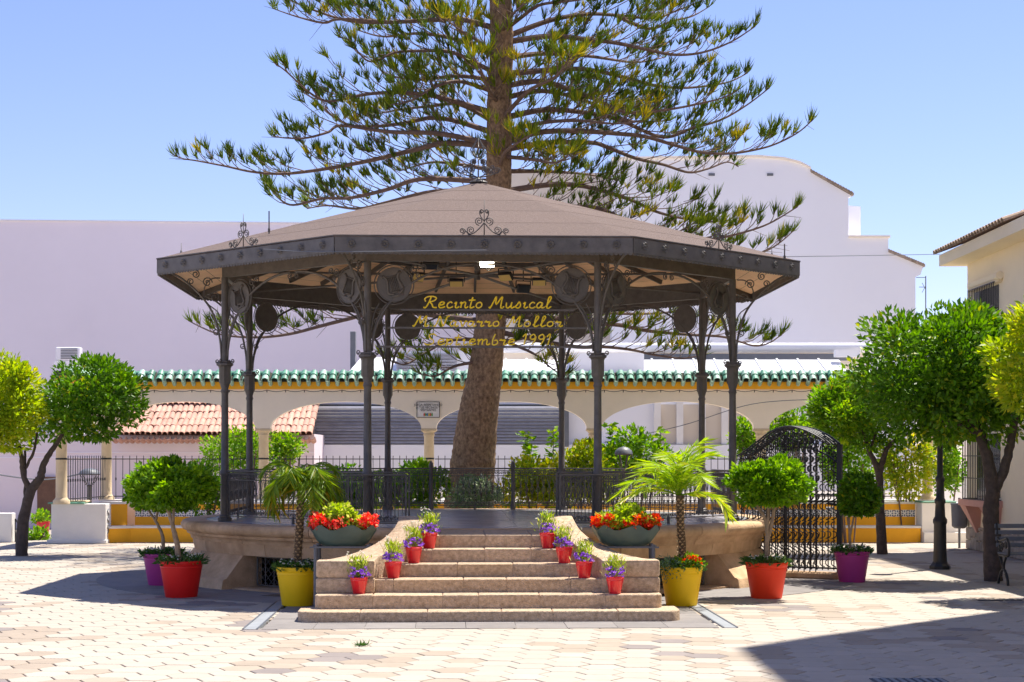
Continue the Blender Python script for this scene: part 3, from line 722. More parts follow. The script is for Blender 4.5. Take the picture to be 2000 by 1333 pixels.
# coping: dark mortar bed, channel tiles with rolled cover tiles on top, ridge tiles
ZK = az(747)
b = MB(); x0, x1 = XW0-.34, XW1
b.add([(x0,-.24,ZK),(x1,-.24,ZK),(x1,-.24,ZK+.02),(x0,-.24,ZK+.02),(x0,0,ZK+.21),(x1,0,ZK+.21),(x0,.24,ZK),(x1,.24,ZK)], [(0,1,2,3),(3,2,5,4),(4,5,7,6),(0,6,7,1)])
b.build('coping_bed', M['gtile_old'], arc)
def barrel(L, r, r2, n=7, th=.012):
    b = MB(); vs = []
    for y, rr_ in ((0,r),(L,r2)):
        for q in (rr_, rr_-th):
            vs += [(q*math.cos(PI*k/n), y, q*math.sin(PI*k/n)) for k in range(n+1)]
    m = n+1; fs = []
    for k in range(n): fs += [(k,k+1,2*m+k+1,2*m+k),(m+k,3*m+k,3*m+k+1,m+k+1),(k,m+k,m+k+1,k+1),(2*m+k,2*m+k+1,3*m+k+1,3*m+k)]
    return b.add(vs, fs)
tm = [barrel(.185,.084,.070).mesh('cover_tile', M[k]) for k in ('gtile','gtile_pale')]
chm = barrel(.185,.05,.045).mesh('channel_tile', M['gtile_pale'])
tr = random.Random(5); nT = 86; sp = (XW1-XW0)/nT; sl = math.atan2(.17,.25)
for i in range(nT):
    x = XW0+sp*(i+.5)
    for k in range(2):
        o = link('cover_tile', tm[0 if tr.random() < .55 else 1], arc, (x, -.30+k*.145, ZK+.012+k*.105)); o.rotation_euler = (sl, 0, tr.uniform(-.03,.03))
    o = link('channel_tile', chm, arc, (x+sp/2, -.30, ZK+.045)); o.rotation_euler = (sl, PI, 0)
rg = barrel(.42,.085,.075).mesh('ridge_tile', M['gtile'])
for i in range(36):
    o = link('ridge_tile', rg, arc, (XW0-.1+i*.5*(XW1-XW0)/18.0, 0, ZK+.165)); o.rotation_euler = (0,0,-PI/2); 
    if o.location.x > XW1-.3: bpy.data.objects.remove(o)
tm2 = barrel(.26,.062,.052).mesh('cover_tile', M['gtile'])
for i in range(18):
    o = link('cover_tile', tm2, arc, (pL+.28, 34.5-YA+i*.165, ZK+.03)); o.rotation_euler = (sl,0,PI/2)
MB().box(pL-.1,pL+.16,34.42-YA,-.25,ZK,ZK+.1).build('coping_bed', M['gtile_old'], arc)
# festoon wire along the wall
b = MB(); n = 44
for i in range(n):
    xa, xb = XW0+(XW1-XW0)*i/n, XW0+(XW1-XW0)*(i+1)/n
    b.tube([(xa+(xb-xa)*k/4, YA-.18, az(763)-.035*math.sin(PI*k/4)) for k in range(5)], .006, 4); b.tube([(xa,YA-.18,az(763)+.005),(xa,YA-.18,az(763)-.05)], .010, 5)
tag(b.build('festoon_wire', M['black_iron']), 'thin dark festoon wire looping along under the ochre band', 'wire')
# notice on the arcade
pl = thing('notice_plaque', 'white notice with black lettering and coloured figures on the arcade wall', 'sign', (ax(837),YA-.145,az(801)))
pw, ph = 44*pa/2, 30*pa/2
MB().box(-pw,pw,-.012,0,-ph,ph).build('panel', M['white'], pl)
b = MB(); 
for a_ in ((-pw,-ph,pw,-ph),(pw,-ph,pw,ph),(pw,ph,-pw,ph),(-pw,ph,-pw,-ph)): b.bar((a_[0],-.014,a_[1]),(a_[2],-.014,a_[3]),.012)
b.build('frame', M['black'], pl)
for i, tx in enumerate(('JUEGA RESPETANDO','A TUS VECINOS Y','VISITANTES')):
    cu = bpy.data.curves.new('text', 'FONT'); cu.body = tx; cu.size = .066; cu.align_x = 'CENTER'; cu.extrude = .001; cu.materials.append(M['black'])
    tmp = link('text', cu); bpy.context.view_layer.update()
    me = bpy.data.meshes.new_from_object(tmp.evaluated_get(bpy.context.evaluated_depsgraph_get())); bpy.data.objects.remove(tmp)
    o = link('lettering', me, pl, (0,-.02,ph-.085-.058*i)); o.rotation_euler = (PI/2,0,0); o['kind'] = 'stuff'
fg = [mat('figure_%s' % n_, c, .7) for n_, c in (('red',(.6,.05,.03)),('green',(.06,.3,.06)),('blue',(.05,.15,.45)),('yellow',(.7,.5,.04)))]
for i in range(6):
    x = -.085+.034*i; b = MB(); b.slab([(x-.012,-ph+.03),(x+.012,-ph+.03),(x+.016,-ph+.075),(x-.02,-ph+.075)],-.018,-.013); b.slab([(x+.012*math.cos(q*PI/4),-ph+.088+.012*math.sin(q*PI/4)) for q in range(8)],-.018,-.013)
    b.build('figure', fg[i % 4], pl)

# ------------------------------------------------------------------ benches, parapets and garden railings
def bench(name, label, x0, x1, y, end=None):
    t = thing(name, label, 'bench', ((x0+x1)/2, y, 0)); h = (x1-x0)/2
    MB().box(-h,h,0,.55,0,.30).build('seat_base', M['orange'], t)
    MB().rbox(-h-.01,h+.01,-.03,.55,.30,.345,.01,1).build('seat', M['white'], t)
    MB().box(-h,h,.5,.75,.345,.80).build('backrest', M['orange'], t)
    MB().rbox(-h-.02,h+.02,.47,.9,.80,.85,.01,1).build('top_ledge', M['white'], t)
    n = int(2*h/.15); wdt = 2*h/n
    for i in range(n): link('tile', tilem, t, (-h+wdt*(i+.5), .5, .60))
    return t
tb = MB(); tb.box(-.073,.073,-.012,-.002,-.073,.073,0)
for k in range(4):
    q = PI/2*k; tb.slab([(.018*math.cos(q),.018*math.sin(q)),(.05*math.cos(q-.35),.05*math.sin(q-.35)),(.066*math.cos(q),.066*math.sin(q)),(.05*math.cos(q+.35),.05*math.sin(q+.35))],-.0145,-.012,1)
    q += PI/4; tb.slab([(.05*math.cos(q-.2),.05*math.sin(q-.2)),(.095*math.cos(q-.12),.095*math.sin(q-.12)),(.095*math.cos(q+.12),.095*math.sin(q+.12)),(.05*math.cos(q+.2),.05*math.sin(q+.2))],-.0145,-.012,1)
tilem = tb.mesh('tile', [M['white'], mat('tile_blue', (.05,.07,.14), .4)])
YBn = 36.35
bench('tiled_bench', 'long ochre bench with patterned tile band behind the potted trees on the left', -8.1, -3.4, YBn)
bench('tiled_bench', 'ochre bench with tile band and white seat behind the iron gate on the right', 5.0, 8.66, YBn)
bench('tiled_bench', 'ochre bench mostly hidden behind the bandstand below the pine', -3.35, 4.95, YBn)
# slanted left end of the bench and the white end block with its relief
t = thing('bench_return', 'short sunlit yellow bench angled between the white block and the long bench', 'bench', (0,0,0))
A, B2 = gd(207,1061), Vector((-8.0,YBn+.05,0)); d = (B2-A).normalized(); n_ = Vector((-d.y,d.x,0))
def slant(z0, z1, o0, o1, name, m): 
    q = [A+n_*o0, B2+n_*o0, B2+n_*o1, A+n_*o1]; MB().prism([(p.x,p.y) for p in q], z0, z1).build(name, m, t)
slant(0,.30,0,.55,'seat_base',M['orange']); slant(.30,.345,-.03,.55,'seat',M['white']); slant(.345,.80,.5,.75,'backrest',M['orange']); slant(.80,.85,.47,.9,'top_ledge',M['white'])
blk = thing('white_wall_block', 'low white rendered wall block with green tile cap at the left bench end', 'wall', gd(150,1062))
Yb = blk.location.y; k = Yb/F
MB().rbox(-50*k,56*k,0,.5,.06,.83,.01,1).build('body', M['white'], blk); MB().rbox(-58*k,58*k,-.03,.53,0,.075,.01,1).build('skirting', M['white'], blk)
MB().rbox(-56*k,15*k,-.05,.6,.83,.86,.01,1).build('tile_cap', M['gtile'], blk); MB().rbox(-30*k,-30*k+.5,.05,.55,.862,.9,.01,1).build('column_plinth', M['colstone'], blk)
b = MB()
for s in range(3): b.tube(crom([(56*k+.008,.15+.09*s*.3,.2+.17*s),(56*k+.008,.25,.27+.17*s),(56*k+.008,.15,.33+.17*s),(56*k+.008,.24,.37+.17*s)],4), .012, 5)
b.build('relief', M['greymetal'], blk)
pw_ = gd(4,1060); t = thing('low_parapet', 'white low parapet at the far left edge by the steps', 'wall', (pw_.x-.35,pw_.y,0))
MB().rbox(-.9,.55,0,.3,0,.62,.01,1).build('body', M['white'], t)
b = MB(); b.bar((.6,.1,.5),(.85,.1,.06),.025); b.bar((.6,.1,.0),(.6,.1,.5),.02); b.bar((.85,.1,0),(.85,.1,.08),.02); b.build('handrail', M['black_iron'], t)
wr = thing('white_wall_block', 'white rendered end wall of the right bench beside the litter bin', 'wall', (8.66,YBn,0))
MB().rbox(.02,.85,-.02,.5,0,.84,.01,1).build('body', M['white'], wr); MB().rbox(.02,1.1,-.2,-.022,0,.22,.01,1).build('low_step', M['white'], wr)
MB().rbox(0,.75,-.05,.6,.841,.875,.01,1).build('tile_cap', M['gtile'], wr)
spm = MB(); spm.bar((0,0,.9),(0,0,az(893)),.013); spm.lathe([(0,az(893)),(.012,az(893)),(0,az(893)+.04)],5); spm.rbox(-.014,.014,-.014,.014,1.3,1.36,.004,1); spm = spm.mesh('baluster', M['black_iron'])
for i in range(5):
    xa, xb = ax(CX[i])+.13, ax(CX[i+1])-.13
    names = ['left of the first slim column from the left tree','between the first two arcade columns beside the bandstand','behind the pine trunk under the notice','behind the right half of the bandstand','behind the curved iron gate and right orange tree']
    t = thing('garden_railing', 'black iron railing between arcade columns, '+names[i], 'railing', ((xa+xb)/2,YA,0)); h = (xb-xa)/2
    b = MB(); b.bar((-h,0,az(897)),(h,0,az(897)),.02); b.bar((-h,0,.95),(h,0,.95),.02); b.build('rail', M['black_iron'], t)
    n = int(2*h/.145)
    for j in range(n): link('baluster', spm, t, (-h+2*h*(j+.5)/n,0,0))
t = thing('garden_railing', 'black iron railing running forward between the two left columns', 'railing', ((ax(208)+pL)/2,(YA+34.6)/2,0), math.atan2(YA-34.6, ax(208)-pL))
b = MB(); b.bar((-1.4,0,az(897)),(1.4,0,az(897)),.02); b.bar((-1.4,0,.95),(1.4,0,.95),.02); b.build('rail', M['black_iron'], t)
for j in range(19): link('baluster', spm, t, (-1.35+.15*j,0,0))
pg = thing('parapet', 'low white parapet under the arcade columns and railings', 'wall', (0,YA,0))
MB().box(-8.95,9.4,-.2,.2,0,.88).build('body', M['white'], pg)

# ------------------------------------------------------------------ buildings behind
YL = 60; 
def pimg(pts, Y): return [((x-1000)*Y/F, EYE+(892-y)*Y/F) for x,y in pts]
t = thing('apartment_block', 'long blank lavender pink wall of the building on the left', 'building', (0,YL,0))
MB().slab(pimg([(-400,428),(0,431),(640,437),(985,441),(985,960),(-400,960)],YL),0,10).build('wall', M['lavwall'], t)
MB().slab(pimg([(-400,426),(0,429.2),(640,435.2),(985,439.2),(985,442),(640,437.6),(0,431.6),(-400,428.6)],YL),-.06,.3).build('parapet_cap', M['paleb'], t)
YR = 54
t = thing('apartment_block', 'tall blank pale grey gable wall rising behind the pine on the right', 'building', (0,YR,0))
MB().slab(pimg([(1195,312),(1480,308),(1530,312),(1562,320),(1583,331),(1583,337),(1664,383),(1657,386),(1657,463),(1735,465),(1735,493),(1803,521),(1798,537),(1788,541),(1788,900),(1195,900)],YR),0,9).build('gable_wall', M['paleb'], t)
MB().slab(pimg([(986,338),(1194.5,338),(1194.5,900),(986,900)],YR+1),1,9).build('set_back_wall', M['beigewall'], t)
MB().slab(pimg([(1657.3,402),(1681,404),(1681,462),(1657.3,462)],YR+2),2,4).build('stair_head', M['paleb'], t)
def copn(pts): 
    q = pimg(pts,YR)
    for i in range(len(q)-1): MB().slab([q[i],q[i+1],(q[i+1][0],q[i+1][1]+.07),(q[i][0],q[i][1]+.07)],-.08,.3).build('coping', M['cream'], t)
copn([(1195,312),(1480,308),(1530,312),(1562,320),(1583,331)]); copn([(1657,465),(1738,465)])
copn2 = pimg([(1583,337),(1667,383)],YR); copn3 = pimg([(1735,493),(1806,522)],YR)
for q in (copn2, copn3):
    for i in range(16):
        a0 = i/16; a1 = (i+.92)/16; f_ = lambda s: (q[0][0]+(q[1][0]-q[0][0])*s, q[0][1]+(q[1][1]-q[0][1])*s)
        p0, p1 = f_(a0), f_(a1); MB().slab([p0,p1,(p1[0],p1[1]+.07),(p0[0],p0[1]+.10)],-.1,.25).build('verge_tile', M['oldtile'], t)
for x in (1284,1390,1504):
    q = pimg([(x-6,339),(x+6,339),(x+6,344),(x-6,344)],YR); MB().slab(q,-.03,0).build('wall_vent', M['greymetal'], t)
b = MB(); q = at(1808,560,YR+3); b.bar((q.x,q.y,q.z-.6),(q.x,q.y,q.z+.35),.03)
for x_,z_ in ((-.32,.3),(-.22,-.02)): b.bar((q.x+x_,q.y,q.z+z_),(q.x,q.y,q.z+z_),.02)
b.bar((q.x-.12,q.y,q.z+.12),(q.x,q.y,q.z-.1),.015); b.bar((q.x-.12,q.y,q.z-.2),(q.x,q.y,q.z+.02),.015); b.bar((q.x,q.y,q.z-4),(q.x,q.y,q.z-.6),.03)
tag(b.build('tv_antenna', M['greymetal']), 'thin television antenna against the sky right of the pale gable', 'antenna')
# market hall behind the arcade: louvres, white standing seam roof, tube
YM = 46.5
mh = thing('market_hall', 'low pale hall behind the arcade with grey louvres and white metal roof', 'building', (0,YM,0))
MB().slab(pimg([(606,786),(1740,786),(1740,960),(606,960)],YM),.25,8).build('wall', M['paleb'], mh)
MB().slab(pimg([(606,869),(1740,869),(1740,960),(606,960)],YM),.0,.24).build('lower_wall', M['paleb'], mh)
lz0, lz1 = EYE+(892-866)*YM/F, EYE+(892-792)*YM/F
sm = MB()
for i in range(12):
    z = lz0+(lz1-lz0)*(i+.5)/12
    for xa, xb in ((617,832),(836,1097)):
        x0, x1 = (xa-1000)*YM/F, (xb-1000)*YM/F; b = MB()
        b.add([(x0,.0,z-.045),(x1,.0,z-.045),(x1,.05,z+.022),(x0,.05,z+.022),(x0,.02,z-.055),(x1,.02,z-.055),(x1,.07,z+.012),(x0,.07,z+.012)],[(0,1,2,3),(4,7,6,5),(0,4,5,1),(2,6,7,3),(0,3,7,4),(1,5,6,2)])
        b.build('louvre_slat', M['louver'], mh)
MB().slab(pimg([(606,790),(1100,790),(1100,868),(606,868)],YM),.18,.245).build('louvre_gap_shade', M['darkgap'], mh)  # added near-black sheet that draws the shade between the slats
for x in (605.5,1100): MB().box((x-1000)*YM/F,(x+11-1000)*YM/F,-.05,.22,lz0-.1,lz1+.1).build('louvre_post', M['greymetal'], mh)
for i in range(6):
    xa = 1278+i*44
    MB().slab(pimg([(xa,786),(xa+13,786),(xa+13,868),(xa,868)],YM),.06,.249).build('pilaster', M['white'], mh)
    MB().slab(pimg([(xa+13,790),(xa+44,790),(xa+44,868),(xa+13,868)],YM),.2,.247).build('wall_panel', M['beigewall'], mh)
YZ = 48
b_ = [(945,728),(1660,728)]; n = 17; x0, x1 = (945-1000)*YZ/F, (1665-1000)*YZ/F; z0, z1 = EYE+(892-735)*YZ/F, EYE+(892-703)*50/F
for i in range(n):
    xa, xb = x0+(x1-x0)*i/n, x0+(x1-x0)*(i+1)/n
    b = MB(); b.add([(xa,1.5,z0),(xb,1.5,z0),(xb,3.5,z1),(xa,3.5,z1)],[(0,1,2,3)]); b.bar((xa,1.5,z0+.02),(xa,3.5,z1+.02),.05); b.build('roof_sheet', M['zinc'], mh, fix=False)
def wall_at(pts, Y, d_, name, m): MB().slab(pimg(pts,Y),Y-YM,Y-YM+d_).build(name, m, mh)
wall_at([(1258,691),(1665,691),(1665,704),(1258,704)],50.2,.3,'roof_gutter',M['greymetal'])
wall_at([(1116,690),(1258,690),(1258,728),(1116,728)],48.3,2,'plant_box',M['paleb'])
wall_at([(960,688),(1690,688),(1690,740),(960,740)],50.8,.3,'upper_wall',M['cream'])
q = [at(955,680,50.6), at(1700,680,50.6)]
MB().tube([(p.x,p.y-YM,p.z) for p in q], .15, 14).build('roof_tube', M['zinc'], mh, True)
wall_at([(1632,683),(1680,683),(1680,697),(1632,697)],49.5,.3,'junction_box',M['zinc'])
wall_at([(684,648),(694,648),(694,728),(684,728)],49,.3,'flue',M['greymetal'])
q0, q1, q2, q3 = at(680,728,47.8), at(775,728,47.8), at(775,698,49.8), at(706,698,49.8)
b = MB(); b.add([(p.x,p.y-YM,p.z) for p in (q0,q1,q2,q3)],[(0,1,2,3)]); b.add([(p.x,p.y-YM,p.z-.08) for p in (q0,q1,q2,q3)],[(3,2,1,0)]); b.build('roof_slope', M['zinc'], mh)
for i in range(6): 
    wall_at([(776,691+i*6),(892,691+i*6),(892,695+i*6),(776,695+i*6)],48,.1,'louvre_slat',M['louver'])
wall_at([(774,686),(945,686),(945,735),(774,735)],48.15,1.5,'plant_room',M['paleb'])
# house with terracotta roof on the left
YH = 44
hs = thing('tiled_house', 'low pink house with a terracotta pantile roof seen through the left arches', 'house', (0,YH,0))
MB().slab(pimg([(-60,848),(612,848),(612,1040),(-60,1040)],YH),.2,5).build('wall', M['pinkwall'], hs)
for z_ in (883,893): MB().slab(pimg([(-60,z_),(612,z_),(612,z_+2),(-60,z_+2)],YH),.18,.2).build('string_line', M['lavwall'], hs)
MB().slab(pimg([(70,935),(112,935),(112,1020),(70,1020)],YH),.12,.2).build('roller_blind', M['brown'], hs)
MB().slab(pimg([(67,932),(115,932),(115,936),(67,936)],YH),.08,.2).build('blind_box', M['brown'], hs)
RX0, RX1 = (225-1000)*YH/F, (612-1000)*YH/F; rz0 = EYE+(892-849)*YH/F; sl2 = D(27)
b = MB(); b.add([(RX0,-.25,rz0-.02),(RX1,-.25,rz0-.02),(RX1,3.2,rz0-.02+3.45*math.tan(sl2)),(RX0,3.2,rz0-.02+3.45*math.tan(sl2))],[(0,1,2,3)]); b.build('roof_bed', M['brown'], hs, fix=False)
tt = barrel(.46,.088,.072,6,.016).mesh('pantile', M['terra']); nx_ = 36
for i in range(nx_):
    for k in range(8):
        x = RX0+(RX1-RX0)*(i+.5)/nx_; y = -.32+k*.36
        o = link('pantile', tt, hs, (x+tr.uniform(-.012,.012), y, rz0+.0+k*.36*math.tan(sl2)+tr.uniform(-.012,.012)+(.05 if k > 3 else 0))); o.rotation_euler = (sl2,0,tr.uniform(-.04,.04))
for i in range(nx_+1):
    o = link('eave_tile', tt, hs, (RX0+(RX1-RX0)*i/nx_, -.36, rz0-.06)); o.rotation_euler = (sl2*.5,PI,0)
t = thing('air_conditioner', 'air conditioner unit above the left orange tree against the lavender wall', 'air conditioner', at(135,706,52))
MB().rbox(-.36,.36,-.2,.2,0,.42,.03,1).build('casing', M['zinc'], t); b = MB()
for i in range(7): b.box(-.2,.3,-.215,-.2,.06+i*.048,.085+i*.048)
b.build('grille', M['greymetal'], t); MB().box(-.42,.42,-.2,.3,-3.5,-.002).build('support', M['paleb'], t)

# ------------------------------------------------------------------ building on the right and the one that shades the corner
XR = 9.0; Y0 = 33.9
rb_ = thing('corner_building', 'cream building with tiled eaves and grilled windows at the right edge', 'building', (XR,Y0,0))
MB().box(0,6,-9.4,0,.0,5.62).build('wall', M['cream2'], rb_)
MB().box(-.46,6,-9.8,.40,5.62,5.84).build('eaves_slab', M['cream2'], rb_)
b = MB(); b.add([(-.46,-9.9,5.842),(-.46,.42,5.842),(3,.42,7.1),(3,-9.9,7.1)],[(0,1,2,3)]); b.build('roof_bed', M['brown'], rb_)
ee = barrel(.5,.085,.07,6,.015).mesh('eave_tile', M['oldtile'])
for i in range(26):
    for k in range(2):
        o = link('eave_tile', ee, rb_, (-.56+k*.4,.36-i*.19,5.855+k*.15)); o.rotation_euler = (D(20),0,-PI/2)
# rubble skirting of separate stones
rr2 = random.Random(9); y = 0
while y > -9.3:
    wdt = rr2.uniform(.28,.5); z = 0
    while z < .42:
        h = rr2.uniform(.14,.26); h = min(h,.46-z)
        MB().rbox(-.035-rr2.uniform(0,.015),.0,y-wdt+.008,y-.008,z+.004,z+h-.006,.012,1).build('skirting_stone', M['rubble'], rb_)
        z += h
    y -= wdt
def grille(y0, y1, z0, z1, out):
    MB().box(-.003,.1,y0,y1,z0,z1).build('window', M['glass'], rb_)
    o = rb_.children[-1]; b = MB(); n = max(4,int((y1-y0)/.11))
    for i in range(n+1): yy = y0-.05+(y1-y0+.1)*i/n; b.bar((-out,yy,z0-.05),(-out,yy,z1+.05),.016)
    for z in (z0-.04,z0+(z1-z0)*.3,z0+(z1-z0)*.65,z1+.04): b.bar((-out,y0-.06,z),(-out,y1+.06,z),.018)
    for yy in (y0-.05,y1+.05):
        for z in (z0-.04,z1+.04): b.bar((-out,yy,z),(0,yy,z),.018)
    b.build('window_grille', M['black_iron'], rb_)
grille(-2.2,-.55,3.9,5.0,.12)
MB().rbox(-.10,0,-2.45,-.35,5.1,5.2,.01,1).build('window_cornice', M['cream2'], rb_)
for i in range(18): MB().box(-.09,-.002,-2.4+i*.115,-2.34+i*.115,5.03,5.098).build('dentil', M['cream2'], rb_)
MB().tube([(-.07,-2.5,5.14),(-.07,-2.3,5.14)], .075, 10).build('cornice_scroll', M['cream2'], rb_)
grille(-2.3,-.75,1.05,2.25,.28)
b = MB(); b.prism([(-.34,-2.45),(0,-2.45),(0,-.6),(-.34,-.6)],.88,1.0)
b.build('window_shelf', M['pinkpot'], rb_)
for yy in (-2.2,-.85):
    b = MB(); b.add([(0,yy-.2,.88),(-.32,yy-.2,.88),(-.32,yy+.2,.88),(0,yy+.2,.88),(0,yy-.05,.35),(-.05,yy-.05,.35),(-.05,yy+.05,.35),(0,yy+.05,.35)],[(0,1,2,3),(4,7,6,5),(0,4,5,1),(1,5,6,2),(2,6,7,3),(3,7,4,0)]); b.build('corbel', M['pinkpot'], rb_)
tb_ = thing('tower_block', 'tall cream block just right of view whose shadow crosses the lower right paving', 'building')
MB().prism([(8.02,-12),(8.02,22.5),(8.97,23.58),(18,23.58),(18,-12)],0,18).build('wall', M['cream2'], tb_)
for i in range(6):
    for k in range(4):
        y = 20.5-i*4; z = 2.4+k*4
        MB().box(7.99,8.02,y-.7,y+.7,z,z+1.7).build('window', M['glass'], tb_); MB().box(7.94,8.019,y-.8,y+.8,z-.1,z-.005).build('sill', M['white'], tb_)

# ------------------------------------------------------------------ street furniture
def lantern(name, label, p, H, sc_=1.0):
    t = thing(name, label, 'street lamp', p)
    MB().lathe([(0,0),(.09*sc_,0),(.09*sc_,.08),(.05*sc_,.14),(.035*sc_,.5),(.03*sc_,H-.3),(.05*sc_,H-.28),(.03*sc_,H-.25)],12).build('post', M['iron'], t, True)
    b = MB()
    for i in range(6):
        q = PI/3*i; b.bar((.06*sc_*math.cos(q),.06*sc_*math.sin(q),H-.25),(.15*sc_*math.cos(q),.15*sc_*math.sin(q),H),.014)
    b.lathe([(.15*sc_,H-.015),(.165*sc_,H-.015),(.165*sc_,H+.01),(.15*sc_,H+.01)],12); b.build('lantern_frame', M['iron'], t)
    MB().lathe([(.17*sc_,H+.01),(.15*sc_,H+.07),(.09*sc_,H+.12),(0,H+.145)],16).build('lantern_cap', M['greymetal'], t, True)
    return t
lantern('garden_lamp', 'garden lamp with grey domed cap behind the right side of the bandstand', at(1218,1000,31.6)*1-Vector((0,0,at(1218,1000,31.6).z)), 1.86)
lantern('garden_lamp', 'garden lantern seen past the left columns by the pink house', Vector(((175-1000)*40.5/F,40.5,0)), 1.4, 1.5)
p = gd(1836,1112)
lp = thing('street_lamp', 'black cast iron lamp post rising into the right orange tree', 'street lamp', p)
MB().lathe([(0,0),(.17,0),(.17,.05),(.13,.09),(.12,.12)],8).build('base', M['black_iron'], lp)
MB().lathe([(.115,.1),(.105,.3),(.1,.72),(.115,.75),(.115,.8),(.085,.85),(.075,1.05),(.09,1.08),(.09,1.12),(.065,1.16),(.06,1.4),(.075,1.43),(.075,1.47),(.05,1.52),(.042,2.4),(.035,3.4)],14).build('post', M['black_iron'], lp, True)
MB().lathe([(.04,3.4),(.11,3.44),(.17,3.75),(.19,3.78),(.1,3.92),(0,3.98)],6).build('lantern', M['glass'], lp)
p = gd(1874,1072)
bn = thing('litter_bin', 'small dark litter bin on a post before the cream building', 'litter bin', p)
MB().lathe([(0,.40),(.10,.40),(.15,.44),(.165,.86),(.175,.87),(.175,.895),(.155,.9),(.15,.85),(0,.83)],16).build('bucket', M['greymetal'], bn, True)
b = MB(); b.tube([(.05,.2,0),(.05,.2,1.0)],.025,8); b.bar((.05,.2,.75),(0,.14,.75),.03); b.build('post', M['greymetal'], bn)
# cast iron bench at the right edge
bt = thing('iron_bench', 'black cast iron park bench with scrolled ends at the right edge', 'bench', (6.98,24.15,0))
endb = MB()
def yz(pts, r): endb.tube([(0,y_,z_) for y_,z_ in pts], r, 6)
yz(crom([(-.02,.0),(.03,.12),(.2,.22),(.38,.12),(.46,0)],5),.02); yz(crom([(.06,.42),(.18,.3),(.2,.22),(.3,.32),(.42,.42)],5),.02)
yz(crom([(-.02,.42),(.2,.41),(.44,.43),(.5,.6),(.56,.86)],5),.02); yz(crom([(-.04,.42),(-.07,.55),(.03,.66),(.2,.64),(.38,.62),(.5,.66)],5),.018)
for cy, cz, r, a, s_ in ((.1,.56,.06,0,1.6),(.28,.53,.07,PI,-1.6),(.08,.14,.05,0,1.5),(.34,.14,.05,PI,-1.5),(.42,.5,.05,0,1.6)): yz([(x,z) for x,_,z in spiral(cy,cz,r,.012,a,s_)],.011)
endb = endb.mesh('bench_end', M['black_iron'], True)
for x in (0,1.25): link('bench_end', endb, bt, (x,0,0))
for i in range(6): MB().rbox(-.03,1.28,0+.07*i,.055+.07*i,.43,.455,.008,1).build('seat_slat', M['greymetal'], bt)
for i in range(4): MB().rbox(-.03,1.28,.47+.025*i,.49+.025*i,.52+.09*i,.58+.09*i,.006,1).build('back_slat', M['greymetal'], bt)
# curved wrought iron gate screen at the right of the bandstand
P0 = gd(1640,1132); gl = bl(4.12,-.55); gd_ = Vector((gl.x-P0.x, gl.y-P0.y, 0)); GW = gd_.length; ga_ = math.atan2(gd_.y, gd_.x)
gt = thing('iron_gate_screen', 'tall black wrought iron gate screen with an arched top beside the bandstand', 'gate', P0, ga_)
tops = crom([(0,2.0),(.18,2.13),(.42,2.23),(.62,2.26),(.85,2.2),(1.1,2.03),(1.4,1.83),(1.8,1.72),(max(GW,2.2),1.68)],8)
def topz(u):
    for (a_, z_), (b2, z2) in zip(tops, tops[1:]):
        if a_ <= u <= b2: return z_+(z2-z_)*(u-a_)/max(b2-a_,1e-6)
    return tops[-1][1]
MB().rbox(-.08,GW-.2,-.14,.14,0,.1,.02,1).build('stone_sill', M['sand'], gt)
b = MB(); b.bar((0,0,.1),(0,0,2.0),.07); b.build('gate_post', M['black_iron'], gt)
b = MB(); b.bar((.85,0,.1),(.85,0,2.15),.035); b.tube([(u,0,z) for u,z in tops if u <= GW],.022,6); b.tube([(u,0,z-.3) for u,z in tops if u <= GW],.014,6)
for z in (.16,1.15,1.25): b.bar((0,0,z),(min(GW,2.0),0,z),.025)
for k in range(1,5): b.tube([(u,.138*k,z) for u,z in tops if u <= GW],.014,5)
b.bar((.06,-.06,1.10),(.2,-.06,1.12),.035)
b.build('gate_frame', M['black_iron'], gt)
n = int(GW/.085)
for j in range(1,n):
    u = GW*j/n; zt = topz(u); b = MB(); lo = .13 if u < 1.5 else .95
    b.bar((u,0,lo),(u,0,zt),.014); z = lo+.1; s = 1
    while z < zt-.12:
        b.tube(crom([(u-.035*s,0,z-.05),(u+.03*s,0,z-.02),(u+.035*s,0,z+.04),(u-.02*s,0,z+.06)],3),.0085,4); z += .14; s = -s
    for z in (zt-.1,zt-.22): b.tube([(u+.035*math.cos(2*PI*q/8),0,z+.04*math.sin(2*PI*q/8)) for q in range(8)],.009,4,close=True)
    o = b.build('gate_bar', M['black_iron'], gt)
    if u > .12: c_ = link('gate_bar', o.data, gt, (0,.55,0)); MB().bar((u,.0,zt),(u,.55,zt),.014).build('top_bar', M['black_iron'], gt)
MB().rbox(.105,.24,-.09,-.06,1.02,1.07,.01,1).build('lock', M['zinc'], gt)
# overhead cables
def cable(name, label, pts, r=.008): tag(MB().tube(crom(pts,10), r, 5).build(name, M['greymetal']), label, 'cable')
wA, wB = at(515,487,22.6), at(690,492,21.75)
cable('cable', 'thin pale cable running along the left eave of the bandstand', [tuple(wA),tuple(at(600,492,22.1)),tuple(wB),tuple(at(950,489,21.7))], .006)
cable('cable', 'thin cable stretched from the bandstand eave to the corner building', [tuple(at(1268,497,22.3)),tuple(at(1500,502,26)),tuple(at(1836,497,33.6))], .006)
cable('cable', 'sagging dark cable low across the pink house at the left', [tuple(at(-20,925,42.5)),tuple(at(90,937,42.8)),tuple(at(190,918,43.2))], .018)
cable('cable', 'dark cable sloping across the arcade wall on the right', [tuple(at(1180,865,37.2)),tuple(at(1330,832,37.2)),tuple(at(1468,790,37.2)),tuple(at(1600,780,37.2))], .008)
